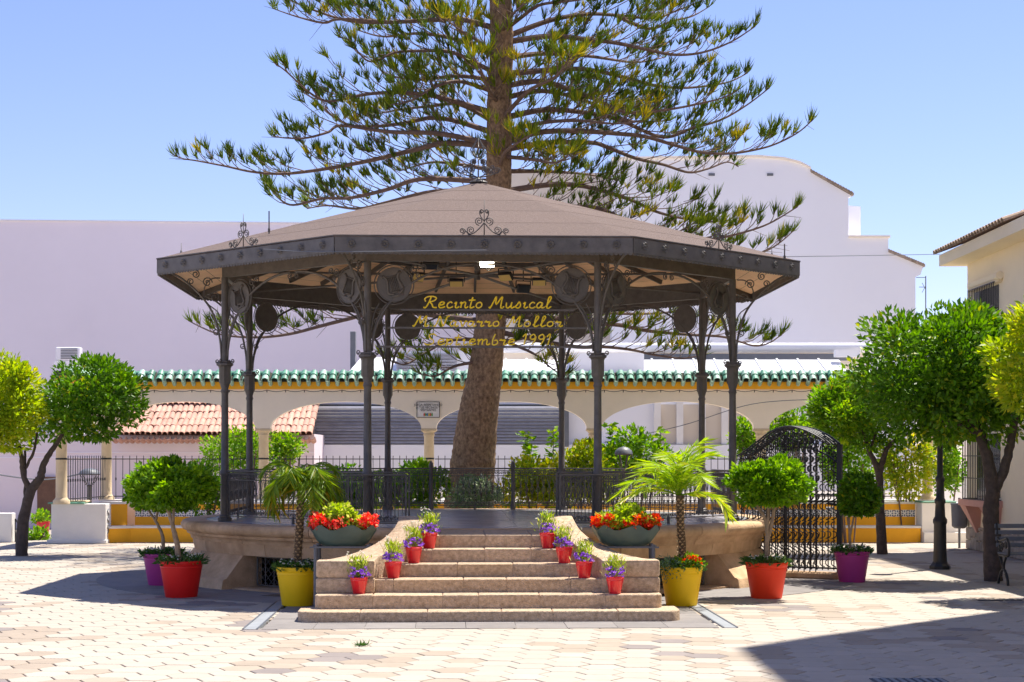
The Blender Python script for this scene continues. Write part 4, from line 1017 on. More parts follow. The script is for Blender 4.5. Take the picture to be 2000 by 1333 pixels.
# drain grate in the foreground
g = gd(1770,1327); dg = thing('drain_grate', 'iron drain grate in the shaded paving at the bottom right', 'drain', (g.x,g.y-.1,0))
MB().box(-.3,.3,-.24,.12,.002,.006).build('grate_frame', M['darkgap'], dg)
for i in range(9): MB().box(-.28+i*.065,-.245+i*.065,-.22,.1,.0062,.012).build('grate_bar', M['greymetal'], dg)
g = gd(1955,1173); tag(MB().box(g.x-.3,g.x+.25,g.y-.06,g.y+.06,.001,.006).build('drain_slot', M['darkgap']), 'narrow dark drain slot in the sunlit paving near the right edge', 'drain')

# ------------------------------------------------------------------ the great pine behind the bandstand
YT = 34.5
pine = thing('pine_tree', 'tall layered pine with bare bowed branches rising behind the bandstand', 'tree', (at(918,0,YT).x, YT, 0))
PX = pine.location.x
def tp(x, y, dz=0): p = at(x, y, YT+dz); return (p.x-PX, dz, p.z)
tr_pts = [tp(912,1069),tp(916,985),tp(924,900),tp(935,800),tp(946,735),tp(957,640),tp(968,500),tp(974,350),tp(975,200),tp(980,100),tp(978,0),tp(976,-160),tp(976,-420),tp(975,-800)]
tr_r = [.60,.50,.45,.395,.35,.31,.275,.255,.245,.235,.225,.19,.13,.03]
q = crom(tr_pts,6); rads = list(np.interp(np.linspace(0,13,len(q)), range(14), tr_r)); n = 28
pr_ = random.Random(2); bm = bmesh.new(); rings = []
fine = crom(tr_pts, 16); fr = list(np.interp(np.linspace(0,13,len(fine)), range(14), tr_r))
for i, (p, r) in enumerate(zip(fine, fr)):
    scar = .035*max(0, math.sin(i*.85))**6
    rings.append([bm.verts.new((p[0]+r*(1+scar+pr_.uniform(-.022,.022))*math.cos(2*PI*j/n), p[1]+r*(1+scar+pr_.uniform(-.022,.022))*math.sin(2*PI*j/n), p[2]+pr_.uniform(-.012,.012))) for j in range(n)])
for i in range(len(rings)-1):
    for j in range(n): bm.faces.new((rings[i][j],rings[i][(j+1)%n],rings[i+1][(j+1)%n],rings[i+1][j]))
trunk = MB().bm(bm).build('trunk', M['bark'], pine, True)
BR = [ # pixel outline of each main branch from trunk to tip, and how far its tip leans towards (-) or away from (+) us
 ([(975,55),(900,38),(842,40),(760,44),(685,42),(615,21),(566,0),(535,-18)],1.2), ([(760,44),(664,38),(632,45),(580,33),(533,17)],.5),
 ([(951,145),(912,115),(874,101),(825,100),(772,103),(727,121),(702,105),(685,80),(660,73)],-1.0),
 ([(951,154),(895,149),(825,156),(770,150),(738,133)],2.0), ([(944,220),(860,191),(790,182),(720,184),(650,198),(622,192),(597,175),(559,140),(534,122)],-1.2),
 ([(944,259),(895,238),(842,231),(790,241),(737,247),(685,245),(650,227),(615,196),(590,180)],1.5), ([(944,280),(860,262),(760,258),(667,246),(640,259),(597,270),(559,270),(530,266)],-2.0),
 ([(944,285),(877,280),(807,294),(737,311),(667,325),(597,336),(545,340),(492,336),(440,325),(387,315),(356,310),(337,302)],.4),
 ([(940,352),(860,350),(807,353),(755,371),(685,387),(632,388),(573,401),(545,388),(524,364),(510,350)],1.6), ([(940,370),(850,375),(760,395),(700,408),(640,402),(600,408)],2.6),
 ([(940,625),(860,618),(790,610),(716,616),(678,624),(624,638),(570,652),(516,659),(462,658),(421,651),(386,636),(367,626)],.9),
 ([(942,660),(880,665),(830,690),(790,712),(750,700)],-1.2), ([(940,700),(890,715),(850,735),(815,728)],-1.4),
 ([(974,60),(1015,37),(1052,11),(1097,4),(1142,-2),(1200,-20)],-1.0), ([(1002,71),(1071,41),(1146,28),(1202,30),(1277,36),(1315,24),(1375,0)],1.5), ([(1202,30),(1266,56),(1315,41),(1352,32),(1386,13)],.9),
 ([(1002,79),(1071,71),(1146,77),(1202,84),(1259,96),(1315,107),(1371,103),(1428,82),(1475,52)],-.8), ([(1000,140),(1109,135),(1165,139),(1221,152),(1277,167),(1334,172),(1390,167),(1428,159),(1460,143)],1.4),
 ([(1000,165),(1052,159),(1109,174),(1165,195),(1221,219),(1300,215),(1400,195),(1440,178)],-1.6), ([(1000,228),(1052,216),(1109,216),(1202,232),(1292,268),(1352,251),(1409,234),(1458,206),(1503,172)],.8),
 ([(989,281),(1037,262),(1090,256),(1146,257),(1202,261),(1259,267),(1315,283),(1371,298),(1428,300),(1484,291),(1521,279),(1559,259),(1588,234)],-.3),
 ([(1000,289),(1071,279),(1154,279),(1184,287),(1240,309),(1296,322),(1345,337),(1383,330),(1420,317),(1442,326)],1.7), ([(1000,371),(1064,362),(1127,362),(1184,375),(1240,394),(1277,412),(1334,427),(1409,433),(1440,420)],1.0),
 ([(1005,375),(1109,403),(1165,407),(1221,430),(1277,452),(1334,465),(1390,467),(1446,456),(1502,437),(1558,404)],-.6), ([(1000,385),(1120,440),(1250,482),(1380,500),(1465,497),(1495,491),(1525,473),(1553,448)],.9),
 ([(985,640),(1110,676),(1181,678),(1235,684),(1275,693),(1330,700),(1375,694)],-.6), ([(985,610),(1080,622),(1154,632),(1208,635),(1262,646),(1343,654),(1410,658),(1451,670),(1478,676),(1505,669),(1530,651)],.7),
 ([(980,590),(1090,600),(1190,612),(1290,612),(1340,602)],2.2), ([(985,650),(1040,690),(1075,718),(1100,735)],-1.2), ([(985,670),(1050,655),(1120,648),(1180,655)],2.0),
 ([(978,120),(940,85),(900,60),(868,35)],-3.0), ([(972,200),(955,175),(940,140),(925,110)],-2.6), ([(972,330),(985,300),(1010,280),(1040,262)],-2.2), ([(975,60),(1000,30),(1030,5)],-2.4), ([(985,235),(1030,180),(1085,150),(1118,105)],-3.2), ([(985,300),(1040,312),(1085,318),(1115,300)],-2.4),
 ([(975,-10),(880,-18),(780,-6),(690,-20),(620,-45)],-1.5), ([(985,-10),(1100,-20),(1220,-12),(1330,-30),(1400,-60)],-1.8), ([(970,330),(900,322),(840,318),(780,335)],2.5), ([(980,330),(1060,335),(1140,340),(1200,352)],2.6),
 ([(965,240),(900,205),(840,208),(780,215),(720,226)],2.8), ([(985,190),(1060,178),(1150,200),(1230,236),(1310,236)],2.6), ([(975,110),(900,80),(820,66),(750,72),(700,60)],2.6), ([(985,110),(1060,105),(1150,110),(1240,122),(1300,112)],2.8),
 ([(970,180),(900,160),(850,170),(800,198),(760,205)],-2.0), ([(985,255),(1060,240),(1130,236),(1200,242),(1260,236)],-2.2),
]
rs = random.Random(21)
for k in range(2):                                                       # branches above the frame, on all sides
    y0 = -140-k*150; ln = 420-k*120
    for a in range(6):
        ang = PI/3*a+k*.5; dx = math.cos(ang)*ln; dz = math.sin(ang)*ln*YT/F
        BR.append(([(976,y0),(976+dx*.35,y0-6),(976+dx*.7,y0+8),(976+dx,y0-30)],dz))
twig = MB(); ropes = MB(); rvar = []
def rope(p, d, L, bend, v, r=.016):
    """one needle-clad shoot: a thin tapering triangular cord that curves upward"""
    d = d.normalized(); m = p+d*L*.5; e = p+d*L+Vector((0,0,bend))
    s = d.cross(Vector((rs.uniform(-1,1),rs.uniform(-1,1),rs.uniform(.2,1)))).normalized(); u = d.cross(s)
    o = len(ropes.v); vs = []
    for c, rr_ in ((p,r*.8),(m,r)):
        for k in range(3):
            a = 2*PI*k/3; vs.append(c+(s*math.cos(a)+u*math.sin(a))*rr_)
    vs.append(e)
    ropes.add(vs, [(0,1,4,3),(1,2,5,4),(2,0,3,5),(3,4,6),(4,5,6),(5,3,6)]); rvar.extend([v]*7)
def tuft(p, d, size, n, v0):
    """fan of shoots that rises from the end of a twig"""
    d = d.normalized()
    for k in range(n):
        a = Vector((rs.gauss(0,1),rs.gauss(0,1),rs.gauss(0,.7)))*.42
        dd = (d*.75+a+Vector((0,0,.62))).normalized(); st = p-d*size*rs.uniform(0,.45)
        rope(st, dd, size*rs.uniform(.6,1.1), size*rs.uniform(.05,.22), min(1,max(0,v0+rs.gauss(0,.14))), rs.uniform(.007,.0115))
for pts, tip in BR:
    m = len(pts)-1; off = -2 if False else 0
    if pts[0] not in ((760,44),(1202,30)):
        yy = pts[0][1]; xt = np.interp(yy, [-800,0,100,200,350,500,640,735], [975,978,980,975,974,968,957,946]); pts = [(float(xt),yy+5)]+pts[1:]; m = len(pts)-1
    L3 = [Vector(tp(x, y, tip*(i/m)**1.1)) for i, (x, y) in enumerate(pts)]
    c = [Vector(p) for p in crom(L3, 6)]; cum = [0]
    for a, b2 in zip(c, c[1:]): cum.append(cum[-1]+(b2-a).length)
    LT = cum[-1]; r0 = .02+.008*LT; r0 = min(r0,.062)
    twig.tube(c, [r0*(1-.88*s/LT)+.004 for s in cum], 7)
    if pts[0][1] < -60: step = .55
    else: step = .18
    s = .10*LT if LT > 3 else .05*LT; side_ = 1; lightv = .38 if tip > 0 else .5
    if tip < -2: lightv = .72  # foliage tint: far branches darker, forward ones painted sunlit yellow
    while s < LT*.985:
        i = max(k for k in range(len(cum)) if cum[k] <= s); i = min(i,len(c)-2); t = (c[i+1]-c[i]).normalized()
        p = c[i]+(c[i+1]-c[i])*((s-cum[i])/max(cum[i+1]-cum[i],1e-6)); f = s/LT
        perp = t.cross(Vector((0,0,1))).normalized()*side_; side_ = -side_
        ln = (.30+.95*math.sin(PI*min(1,.25+f*.80)))*rs.uniform(.45,1.1)*min(1,LT/4)
        if f > .9: ln = .18
        d = (t*rs.uniform(.35,1.0)+perp*rs.uniform(.15,.9)+Vector((0,0,rs.uniform(.18,.6)))).normalized()
        e = p+d*ln+Vector((0,0,.12*ln)); kx = [p, p+d*ln*.5-Vector((0,0,.02)), e]
        if rs.random() > .08:
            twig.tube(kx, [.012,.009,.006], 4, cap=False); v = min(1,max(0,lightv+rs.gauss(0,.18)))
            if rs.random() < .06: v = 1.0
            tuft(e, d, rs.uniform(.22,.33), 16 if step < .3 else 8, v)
            q_ = .28
            while q_ < .9 and ln > .3:                                  # forked side twigs, each with its own fan
                o_ = kx[0].lerp(kx[2], q_); sp_ = d.cross(Vector((0,0,1))).normalized()*rs.choice((-1,1))
                dd = (d*.7+sp_*rs.uniform(.3,.9)+Vector((0,0,rs.uniform(.15,.7)))).normalized(); l2 = rs.uniform(.12,.32); twig.tube([o_,o_+dd*l2], [.007,.005], 3, cap=False)
                if rs.random() < .85: tuft(o_+dd*l2, dd, rs.uniform(.18,.29), 13 if step < .3 else 6, min(1,max(0,v+rs.gauss(0,.12))))
                q_ += rs.uniform(.18,.3)/max(ln,.3)
        if rs.random() < .22:                                           # bare dead twig
            dd = (t*.6+perp*rs.uniform(-.8,.8)+Vector((0,0,rs.uniform(-.7,.3)))).normalized(); twig.tube([p,p+dd*rs.uniform(.2,.5)], [.007,.003], 3, cap=False)
        s += step*rs.uniform(.65,1.35)
    tuft(c[-1], (c[-1]-c[-3]), .3, 12, lightv+.1)
twig.build('branch_work', M['branch'], pine, fix=False)
me = ropes.mesh('foliage', M['leaf_pine']); a = me.attributes.new('var','FLOAT','POINT'); a.data.foreach_set('value', np.array(rvar,np.float32)); link('foliage', me, pine)

# ------------------------------------------------------------------ orange trees
def broad_tree(label, base, trunks, crowns, group='orange trees round the square', r0=.13):
    t = thing('orange_tree', label, 'tree', base)
    b = MB()
    for pts, ra, rb2 in trunks:
        q, rr_ = limb(pts, ra, rb2, 6, .008, hash(str(pts)) % 1000 if False else int(abs(pts[0][0]*100)), 0); b.tube(q, rr_, 10)
    b.build('trunk', M['obark'], t, True)
    for i, (n, c, r, mk, kw) in enumerate(crowns): canopy('crown', n, c, r, 50+i*7+int(abs(base[0])*10), M[mk], t, **kw)
    return t
# left tree: forked trunk, dark crown, and a half with sunlight put into its yellow-green leaves
g = gd(42,1086); k = g.y/F
def lx(x): return (x-42)*k
def lz(y): return EYE+(892-y)*k
broad_tree('orange tree at the left edge with forked trunk, half yellow green and half dark', g,
 [([(0,0,0),(lx(45),0,lz(1020)),(lx(60),0,lz(960)),(lx(78),0,lz(935)),(lx(85),.05,lz(905)),(lx(105),.1,lz(870)),(lx(125),.1,lz(840))],.115,.03),
  ([(lx(60),0,lz(960)),(lx(45),0,lz(925)),(lx(42),0,lz(890)),(lx(30),.0,lz(860)),(lx(5),-.05,lz(835))],.06,.025),
  ([(lx(48),.05,lz(915)),(lx(65),.05,lz(880)),(lx(70),.08,lz(845))],.03,.02),([(lx(48),.02,lz(985)),(lx(46),.12,lz(930)),(lx(44),.15,lz(880))],.035,.02)],
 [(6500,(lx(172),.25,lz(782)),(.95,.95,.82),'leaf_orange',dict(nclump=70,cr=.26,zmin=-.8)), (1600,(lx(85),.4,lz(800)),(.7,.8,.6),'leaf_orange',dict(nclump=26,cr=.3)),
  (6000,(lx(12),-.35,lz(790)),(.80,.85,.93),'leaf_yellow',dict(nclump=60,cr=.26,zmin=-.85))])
g = gd(1723,1083); k = g.y/F
def lx(x): return (x-1723)*k
broad_tree('orange tree with slender forked trunk before the right bench', g,
 [([(0,0,0),(lx(1719),0,lz(1000)),(lx(1717),0,lz(930)),(lx(1712),0,lz(912)),(lx(1698),0,lz(880)),(lx(1685),0,lz(840))],.10,.03),([(lx(1717),0,lz(925)),(lx(1727),0,lz(890)),(lx(1742),0,lz(865)),(lx(1780),0,lz(845))],.065,.025),([(lx(1698),0,lz(880)),(lx(1708),0,lz(855)),(lx(1705),0,lz(835))],.03,.015)],
 [(6500,(lx(1700),.1,lz(808)),(1.06,1.0,.72),'leaf_orange',dict(nclump=70,cr=.25)),(2500,(lx(1640),-.1,lz(800)),(.55,.7,.62),'leaf_shrub',dict(nclump=34,cr=.3))])
g = gd(1940,1135); k = g.y/F
def lx(x): return (x-1940)*k
broad_tree('large orange tree with thick forked trunk beside the cream building', g,
 [([(0,0,0),(lx(1938),0,lz(1060)),(lx(1935),0,lz(1000)),(lx(1938),0,lz(960)),(lx(1930),0,lz(900)),(lx(1910),0,lz(840)),(lx(1885),0,lz(800))],.14,.06),([(lx(1938),0,lz(965)),(lx(1960),0,lz(920)),(lx(1975),0,lz(860)),(lx(1985),0,lz(800))],.085,.05),([(lx(1915),0,lz(850)),(lx(1870),0,lz(828)),(lx(1830),0,lz(820))],.045,.025)],
 [(15000,(lx(1828),.1,lz(728)),(1.36,1.2,1.08),'leaf_orange',dict(nclump=130,cr=.21)),(5000,(lx(1935),.3,lz(725)),(.8,.9,1.05),'leaf_orange',dict(nclump=50,cr=.25))])
tc_ = Vector((6.98,22.2,0)); k = 22.2/F
def lx(x): return (x-1000)*k-tc_.x
broad_tree('yellow green orange tree crown reaching in at the right edge', tc_,
 [([(0,0,0),(.02,0,1.0),(-.02,0,1.8),(-.1,0,2.5)],.10,.05),([(-.02,0,1.7),(.2,.1,2.2),(.35,.1,2.7)],.06,.03)],
 [(7000,(.03,0,lz(700)*0+EYE+(892-706)*k),(.92,.85,.78),'leaf_yellow',dict(nclump=70,cr=.25))])

# ------------------------------------------------------------------ shrubs and climbers behind
def shrub(name, label, x, y, Y, rx, rz, n, mk, seed, L=.1, W=.06, group=None, ry=None, stems=5):
    c = at(x, y, Y); t = thing(name, label, 'shrub', (c.x, Y, 0), 0, group)
    canopy('foliage', n, (0,0,c.z), (rx, ry or rx*.6, rz), seed, M[mk], t, L, W, nclump=36, cr=.32)
    b = MB(); r_ = random.Random(seed)
    for i in range(stems):
        q = Vector((r_.uniform(-.7,.7)*rx, r_.uniform(-.3,.3)*rx, c.z+r_.uniform(-.3,.6)*rz)); b.tube(crom([(q.x*.3,q.y*.3,0),(q.x*.6,q.y*.6,q.z*.55),tuple(q)],4), .018, 5)
    b.build('stem', M['branch'], t); return t
gr = 'shrubs in the bed behind the bandstand'
shrub('garden_shrub','bright green climbing shrub by the arcade column left of the bandstand',475,885,38.6,.9,.55,2600,'leaf_shrub',1)
shrub('garden_shrub','leafy green shrub top just right of the left arcade column',560,880,38.8,.45,.4,1000,'leaf_shrub',2)
shrub('garden_shrub','green shrub low behind the left bandstand railing',680,955,33.4,.95,.5,4200,'leaf_shrub',3,group=gr)
shrub('garden_shrub','green shrub low behind the rear railing left of the pine',810,950,33.6,.65,.5,3400,'leaf_shrub',4,group=gr)
shrub('garden_shrub','rounded pale variegated bush at the foot of the pine',932,968,32.6,.50,.36,2600,'leaf_varieg',5,.07,.035,group=gr)
shrub('garden_shrub','golden yellow shrub right of the pine behind the rear railing',1050,948,33.8,.78,.58,4200,'leaf_gold',6,group=gr)
shrub('garden_shrub','green gold shrub behind the right rear column',1140,935,34,.75,.65,4000,'leaf_gold',7,group=gr)
shrub('garden_shrub','light green shrub with tall shoots right of the third arcade column',1240,905,34.6,.75,.62,2600,'leaf_shrub',8,group=gr)
for i, (x, y, Y, h) in enumerate(((1030,875,35,.6),(1080,872,35,.7),(1195,860,34.8,.7),(1290,868,34.8,.6))):
    lab = ['left of the two tall leafy shoots right of the pine trunk','taller leafy shoot beside the rear right column','leafy shoot standing above the shrubs by the third arcade column','leafy shoot standing above the shrubs left of the right palm'][i]
    c = at(x,y,Y); t = thing('shoot', lab, 'shrub', (c.x,Y,0)); rr3 = np.random.RandomState(90+i); nn = 90
    z = c.z+rr3.uniform(-h,h*.5,nn); pos = np.stack([rr3.normal(size=nn)*.07,rr3.normal(size=nn)*.07,z],1); dr = np.stack([rr3.normal(size=nn),rr3.normal(size=nn),rr3.uniform(-.2,.5,nn)],1)
    leaves('foliage',pos,dr,.16,.09,M['leaf_shrub'],t,i); MB().tube([(0,0,0),(.03,0,c.z*.5),(0,0,c.z+h*.5)],[.02,.015,.006],5).build('stem',M['branch'],t)
shrub('garden_shrub','bright green climber under the right arch above the gate screen',1545,840,38.4,.62,.46,2400,'leaf_shrub',9)
shrub('garden_shrub','green climber on the arcade beside the fourth column',1458,865,38.6,.42,.5,1400,'leaf_shrub',10)
shrub('garden_shrub','bright green shrub behind the gate screen post',1660,905,36.0,.6,.62,2400,'leaf_shrub',11)
shrub('garden_shrub','shrub with reddish gold leaves behind the right tree trunk',1772,905,36.9,.7,.75,2600,'leaf_gold',12)
shrub('garden_shrub','green hedge in the gap beside the right end column',1850,900,38.6,.5,.8,2000,'leaf_shrub',13)
shrub('garden_shrub','dark shrub with gold leaves at the left end of the bandstand railing',398,955,30.2,.42,.48,2200,'leaf_orange',14,.08,.045)
shrub('garden_shrub','small leafy plant low at the left end by the steps',72,1048,37.4,.3,.2,400,'leaf_shrub',15)

# ------------------------------------------------------------------ pots
def pot(b_r, t_r, h, lip, mk, parent, n=40):
    p = [(0,.0),(b_r*.97,0),(b_r,.012),(t_r*.93,h*.80),(t_r*.95,h*.81),(t_r*.945,h*.86),(t_r*.96,h*.87),(t_r,h*.97),(t_r-.005,h),(t_r-lip,h),(t_r-lip-.01,h*.93),(0,h*.92)]
    return MB().lathe(p, n).build('pot', M[mk], parent, True)
def groundcover(parent, r, z, seed, white=True, n=420, mk='leaf_ground', droop=.1):
    rr3 = np.random.RandomState(seed); a = rr3.uniform(0,2*PI,n); q = np.sqrt(rr3.uniform(0,1,n))*r*1.12
    pos = np.stack([q*np.cos(a), q*np.sin(a), z+rr3.uniform(-.02,.05,n)+(q>r*.95)*-.02],1); dr = np.stack([np.cos(a)*.7+rr3.normal(size=n)*.5,np.sin(a)*.7+rr3.normal(size=n)*.5,rr3.uniform(-.1,1,n)],1)
    leaves('groundcover', pos, dr, .085, .03, M[mk], parent, seed)
    if white:
        m = 34; a = rr3.uniform(0,2*PI,m); q = np.sqrt(rr3.uniform(.3,1,m))*r; c = np.stack([q*np.cos(a),q*np.sin(a),z+rr3.uniform(.03,.09,m)],1)
        pos = np.repeat(c,5,0); dr = sph(rr3,m*5); dr[:,2] = np.abs(dr[:,2]); leaves('flowers', pos, dr, .022, .018, M['fl_white'], parent, seed+1)
def topiary(label, x, ybase, mk, yrim, wpx, stem, crown, seed, n=6500, shade='leaf_top'):
    g = gd(x, ybase); k = g.y/F; t = thing('potted_tree', label, 'potted tree', g, 0, 'clipped trees in large coloured pots'); h = (ybase-yrim)*k*1.0; R_ = wpx*k/2
    pot(R_*.72, R_, h, .02, mk, t); MB().lathe([(0,h*.9),(R_*.9,h*.9)],24).build('soil', M['soil'], t)
    b = MB()
    for pts, ra, rb2 in stem:
        q = [((px_-x)*k, dy, EYE+(892-py)*k) for px_,py,dy in pts]; qq, rr_ = limb(q, ra, rb2, 5, .004, seed); b.tube(qq, rr_, 9)
    b.build('trunk', M['tbark'], t, True)
    cx, cy, rx, rz = crown
    canopy('crown', n, ((cx-x)*k,0,EYE+(892-cy)*k), (rx*k,rx*k*.95,rz*k), seed, M[shade], t, .080, .046, nclump=120, cr=.17, shell=.86, inner=.2, zmin=-.62)
    groundcover(t, R_*.95, h*.98, seed+5); return t
topiary('clipped round tree in a magenta pot half hidden at the left',318,1143,'magenta',1081,78,[([(318,1090,0),(318,1050,0),(304,1018,0),(288,995,0)],.03,.015),([(304,1018,0),(312,990,0),(325,965,0)],.02,.012)],(322,960,70,48),31,4500)
topiary('clipped round tree in a red pot in front of the left plinth',354,1166,'red',1095,86,[([(350,1105,0),(345,1060,0),(335,1020,0),(325,985,0)],.042,.02),([(346,1070,.02),(338,1030,0),(341,985,0)],.03,.015)],(332,950,82,50),32,6000)
topiary('clipped round tree in an orange red pot in front of the iron gate screen',1497,1168,'orangered',1098,84,[([(1497,1105,0),(1498,1060,0),(1496,1020,0),(1480,990,0),(1465,975,0)],.036,.014),([(1498,1060,.02),(1508,1020,0),(1515,990,0),(1540,980,0)],.03,.012),([(1497,1040,-.02),(1501,990,0),(1502,955,0)],.024,.012)],(1504,946,80,50),33,6000)
topiary('dark clipped tree in a magenta pot right of the gate post',1664,1137,'magenta',1076,70,[([(1660,1090,0),(1660,1045,0),(1655,1010,0)],.022,.012),([(1660,1045,0),(1668,1010,0),(1675,985,0)],.018,.01)],(1678,972,40,44),34,3500,'leaf_orange')

def palm(label, x, ybase, crown, mk, seed, upb, nf, fl, drp=1.75):
    g = gd(x, ybase); k = g.y/F; t = thing('potted_palm', label, 'potted palm', g, 0, 'dwarf palms in yellow pots'); h = (ybase-1107)*k; R_ = 84*k/2
    pot(R_*.72, R_, h, .02, 'yellow', t); MB().lathe([(0,h*.9),(R_*.9,h*.9)],24).build('soil', M['soil'], t)
    cx, cz = (crown[0]-x)*k, EYE+(892-crown[1])*k; rr3 = random.Random(seed)
    b = MB(); q = crom([(0,0,h*.85),(.01,0,h+.25),(cx*.6,0,(h+cz)/2+.05),(cx,0,cz)],5); b.tube(q, [.048]*len(q), 10)
    b.build('trunk', mat('palm_core', (.11,.07,.04), .95, .3, 20), t); b = MB()
    for i in range(24):                                                  # old leaf bases round the trunk
        z = h+.02+(cz-h-.05)*i/24
        for j in range(6):
            a = 2*PI*j/6+i*.55; xx = cx*(z-h)/(cz-h); b.add([(xx+.046*math.cos(a-.42),.046*math.sin(a-.42),z),(xx+.046*math.cos(a+.42),.046*math.sin(a+.42),z),(xx+.068*math.cos(a+.15),.068*math.sin(a+.15),z+.026),(xx+.068*math.cos(a-.15),.068*math.sin(a-.15),z+.026)],[(0,1,2,3)])
    b.build('leaf_bases', M['palmbark'], t)
    P_, D_, V_ = [], [], []; ra = MB()
    for i in range(nf):
        a = 2*PI*i/nf+rr3.uniform(-.2,.2); el = rr3.uniform(.15,1.25)*upb; L_ = fl*rr3.uniform(.8,1.1); pts = []
        for s in range(13):
            f = s/12; e = el-f**1.6*drp; pts.append((f,e))
        pos = Vector((cx,0,cz)); prev = pos; line = [pos.copy()]
        for s in range(12):
            e = pts[s][1]; d_ = Vector((math.cos(a)*math.cos(e), math.sin(a)*math.cos(e), math.sin(e))); pos = pos+d_*L_/12; line.append(pos.copy())
        ra.tube(line, [.008*(1-.8*s/12)+.0015 for s in range(13)], 4, cap=False)
        for s in range(2,13):
            tdir = (line[s]-line[s-1]).normalized(); sd_ = tdir.cross(Vector((0,0,1))); sd_ = sd_.normalized() if sd_.length > .01 else Vector((1,0,0))
            for w2 in range(3):
                pp = line[s-1].lerp(line[s], w2/3)
                for sg in (-1,1):
                    dd = tdir*.75+sd_*sg*.75+Vector((0,0,rr3.uniform(-.35,.15)-(.35 if drp > 2 else 0))); P_.append(pp); D_.append(dd); V_.append(min(1,max(0,rr3.gauss(.4,.18)+(.45 if el < .3*upb and rr3.random()<.6 else 0))))
    o = leaves('fronds', np.array([p[:] for p in P_]), np.array([d_[:] for d_ in D_]), .24, .02, M[mk], t, seed, np.array(V_), .1)
    ra.build('frond_ribs', M[mk], t, fix=False); return t, R_, h
t1, r1, h1 = palm('drooping dwarf palm in a yellow pot left of the stairs',581,1183,(589,955),'leaf_palm',41,1.1,34,.66,2.7)
groundcover(t1, r1*.95, h1*.98, 60)
t2, r2, h2 = palm('bright green dwarf palm in a yellow pot right of the stairs',1331,1183,(1328,968),'leaf_palm2',42,1.35,20,.82,1.7)
groundcover(t2, r2*.9, h2*.98, 61, False, 300)
rr3 = np.random.RandomState(5); m = 500; pos = np.stack([rr3.normal(size=m)*.09-.16, rr3.normal(size=m)*.08-.14, h2+rr3.uniform(-.16,.13,m)],1); leaves('silver_foliage', pos, np.stack([rr3.normal(size=m)-.3,rr3.normal(size=m)-.3,rr3.normal(size=m)],1), .05, .012, M['leaf_silver'], t2, 5)
c = np.stack([rr3.uniform(-.02,.26,26), rr3.uniform(-.2,.1,26), h2+rr3.uniform(.02,.14,26)],1); leaves('flowers', np.repeat(c,8,0), sph(rr3,26*8), .035, .03, M['fl_red'], t2, 6)
canopy('bedding_leaves', 700, (.13,-.03,h2+.04), (.2,.2,.11), 9, M['leaf_shrub'], t2, .05, .035, nclump=20, cr=.35)

def small_pot(x, step, label, seed, xoff=0):
    Y = EDGE[step]-.16; z = TOPS[step-1]; X = (x-1000)*Y/F
    t = thing('flower_pot', label, 'flower pot', (X,Y,z), 0, 'small red pots on the stairs')
    pot(.068,.103,.185,.01,'smallred',t,28); rr3 = np.random.RandomState(seed); h = .185
    MB().lathe([(0,h*.93),(.09,h*.93)],16).build('soil', M['soil'], t)
    n = 46; a = rr3.uniform(0,2*PI,n); q = np.sqrt(rr3.uniform(0,1,n))*.115; cz = h+.03+rr3.uniform(0,.075,n)-(q>.09)*.03
    c = np.stack([q*np.cos(a)+rr3.normal()*.01, q*np.sin(a)-.03, cz],1); dr = sph(rr3,n*6); dr[:,2] = np.abs(dr[:,2])
    leaves('flowers', np.repeat(c,6,0), dr, .030, .020, M['fl_purple'], t, seed)
    m = 230; pos = np.stack([rr3.normal(size=m)*.05,rr3.normal(size=m)*.045+.03,h+rr3.uniform(0,.2,m)**1.0],1); dr = np.stack([rr3.normal(size=m)*.5,rr3.normal(size=m)*.5,np.ones(m)],1); leaves('foliage', pos, dr, .075, .014, M['leaf_lime'], t, seed+1)
    m = 14; c = np.stack([rr3.normal(size=m)*.07-.02,rr3.normal(size=m)*.05+.03,h+rr3.uniform(.16,.3,m)],1); leaves('white_flowers', np.repeat(c,4,0), sph(rr3,m*4), .018, .014, M['fl_white'], t, seed+2)
    b = MB()
    for p in c: b.tube([(p[0]*.3,p[1]*.3+.02,h),(p[0],p[1],p[2])], .002, 3, cap=False)
    b.build('stalks', M['leaf_lime'], t, fix=False)
order = ['lowest','second lowest','third','topmost']
for i, (xl_, xr_) in enumerate(((701,1201),(768,1141),(808,1102),(838,1070))):
    small_pot(xl_, i+2, 'small red pot of purple flowers, %s on the left side of the stairs' % order[i], 100+i*5)
    small_pot(xr_, i+2, 'small red pot of purple flowers, %s on the right side of the stairs' % order[i], 140+i*5)

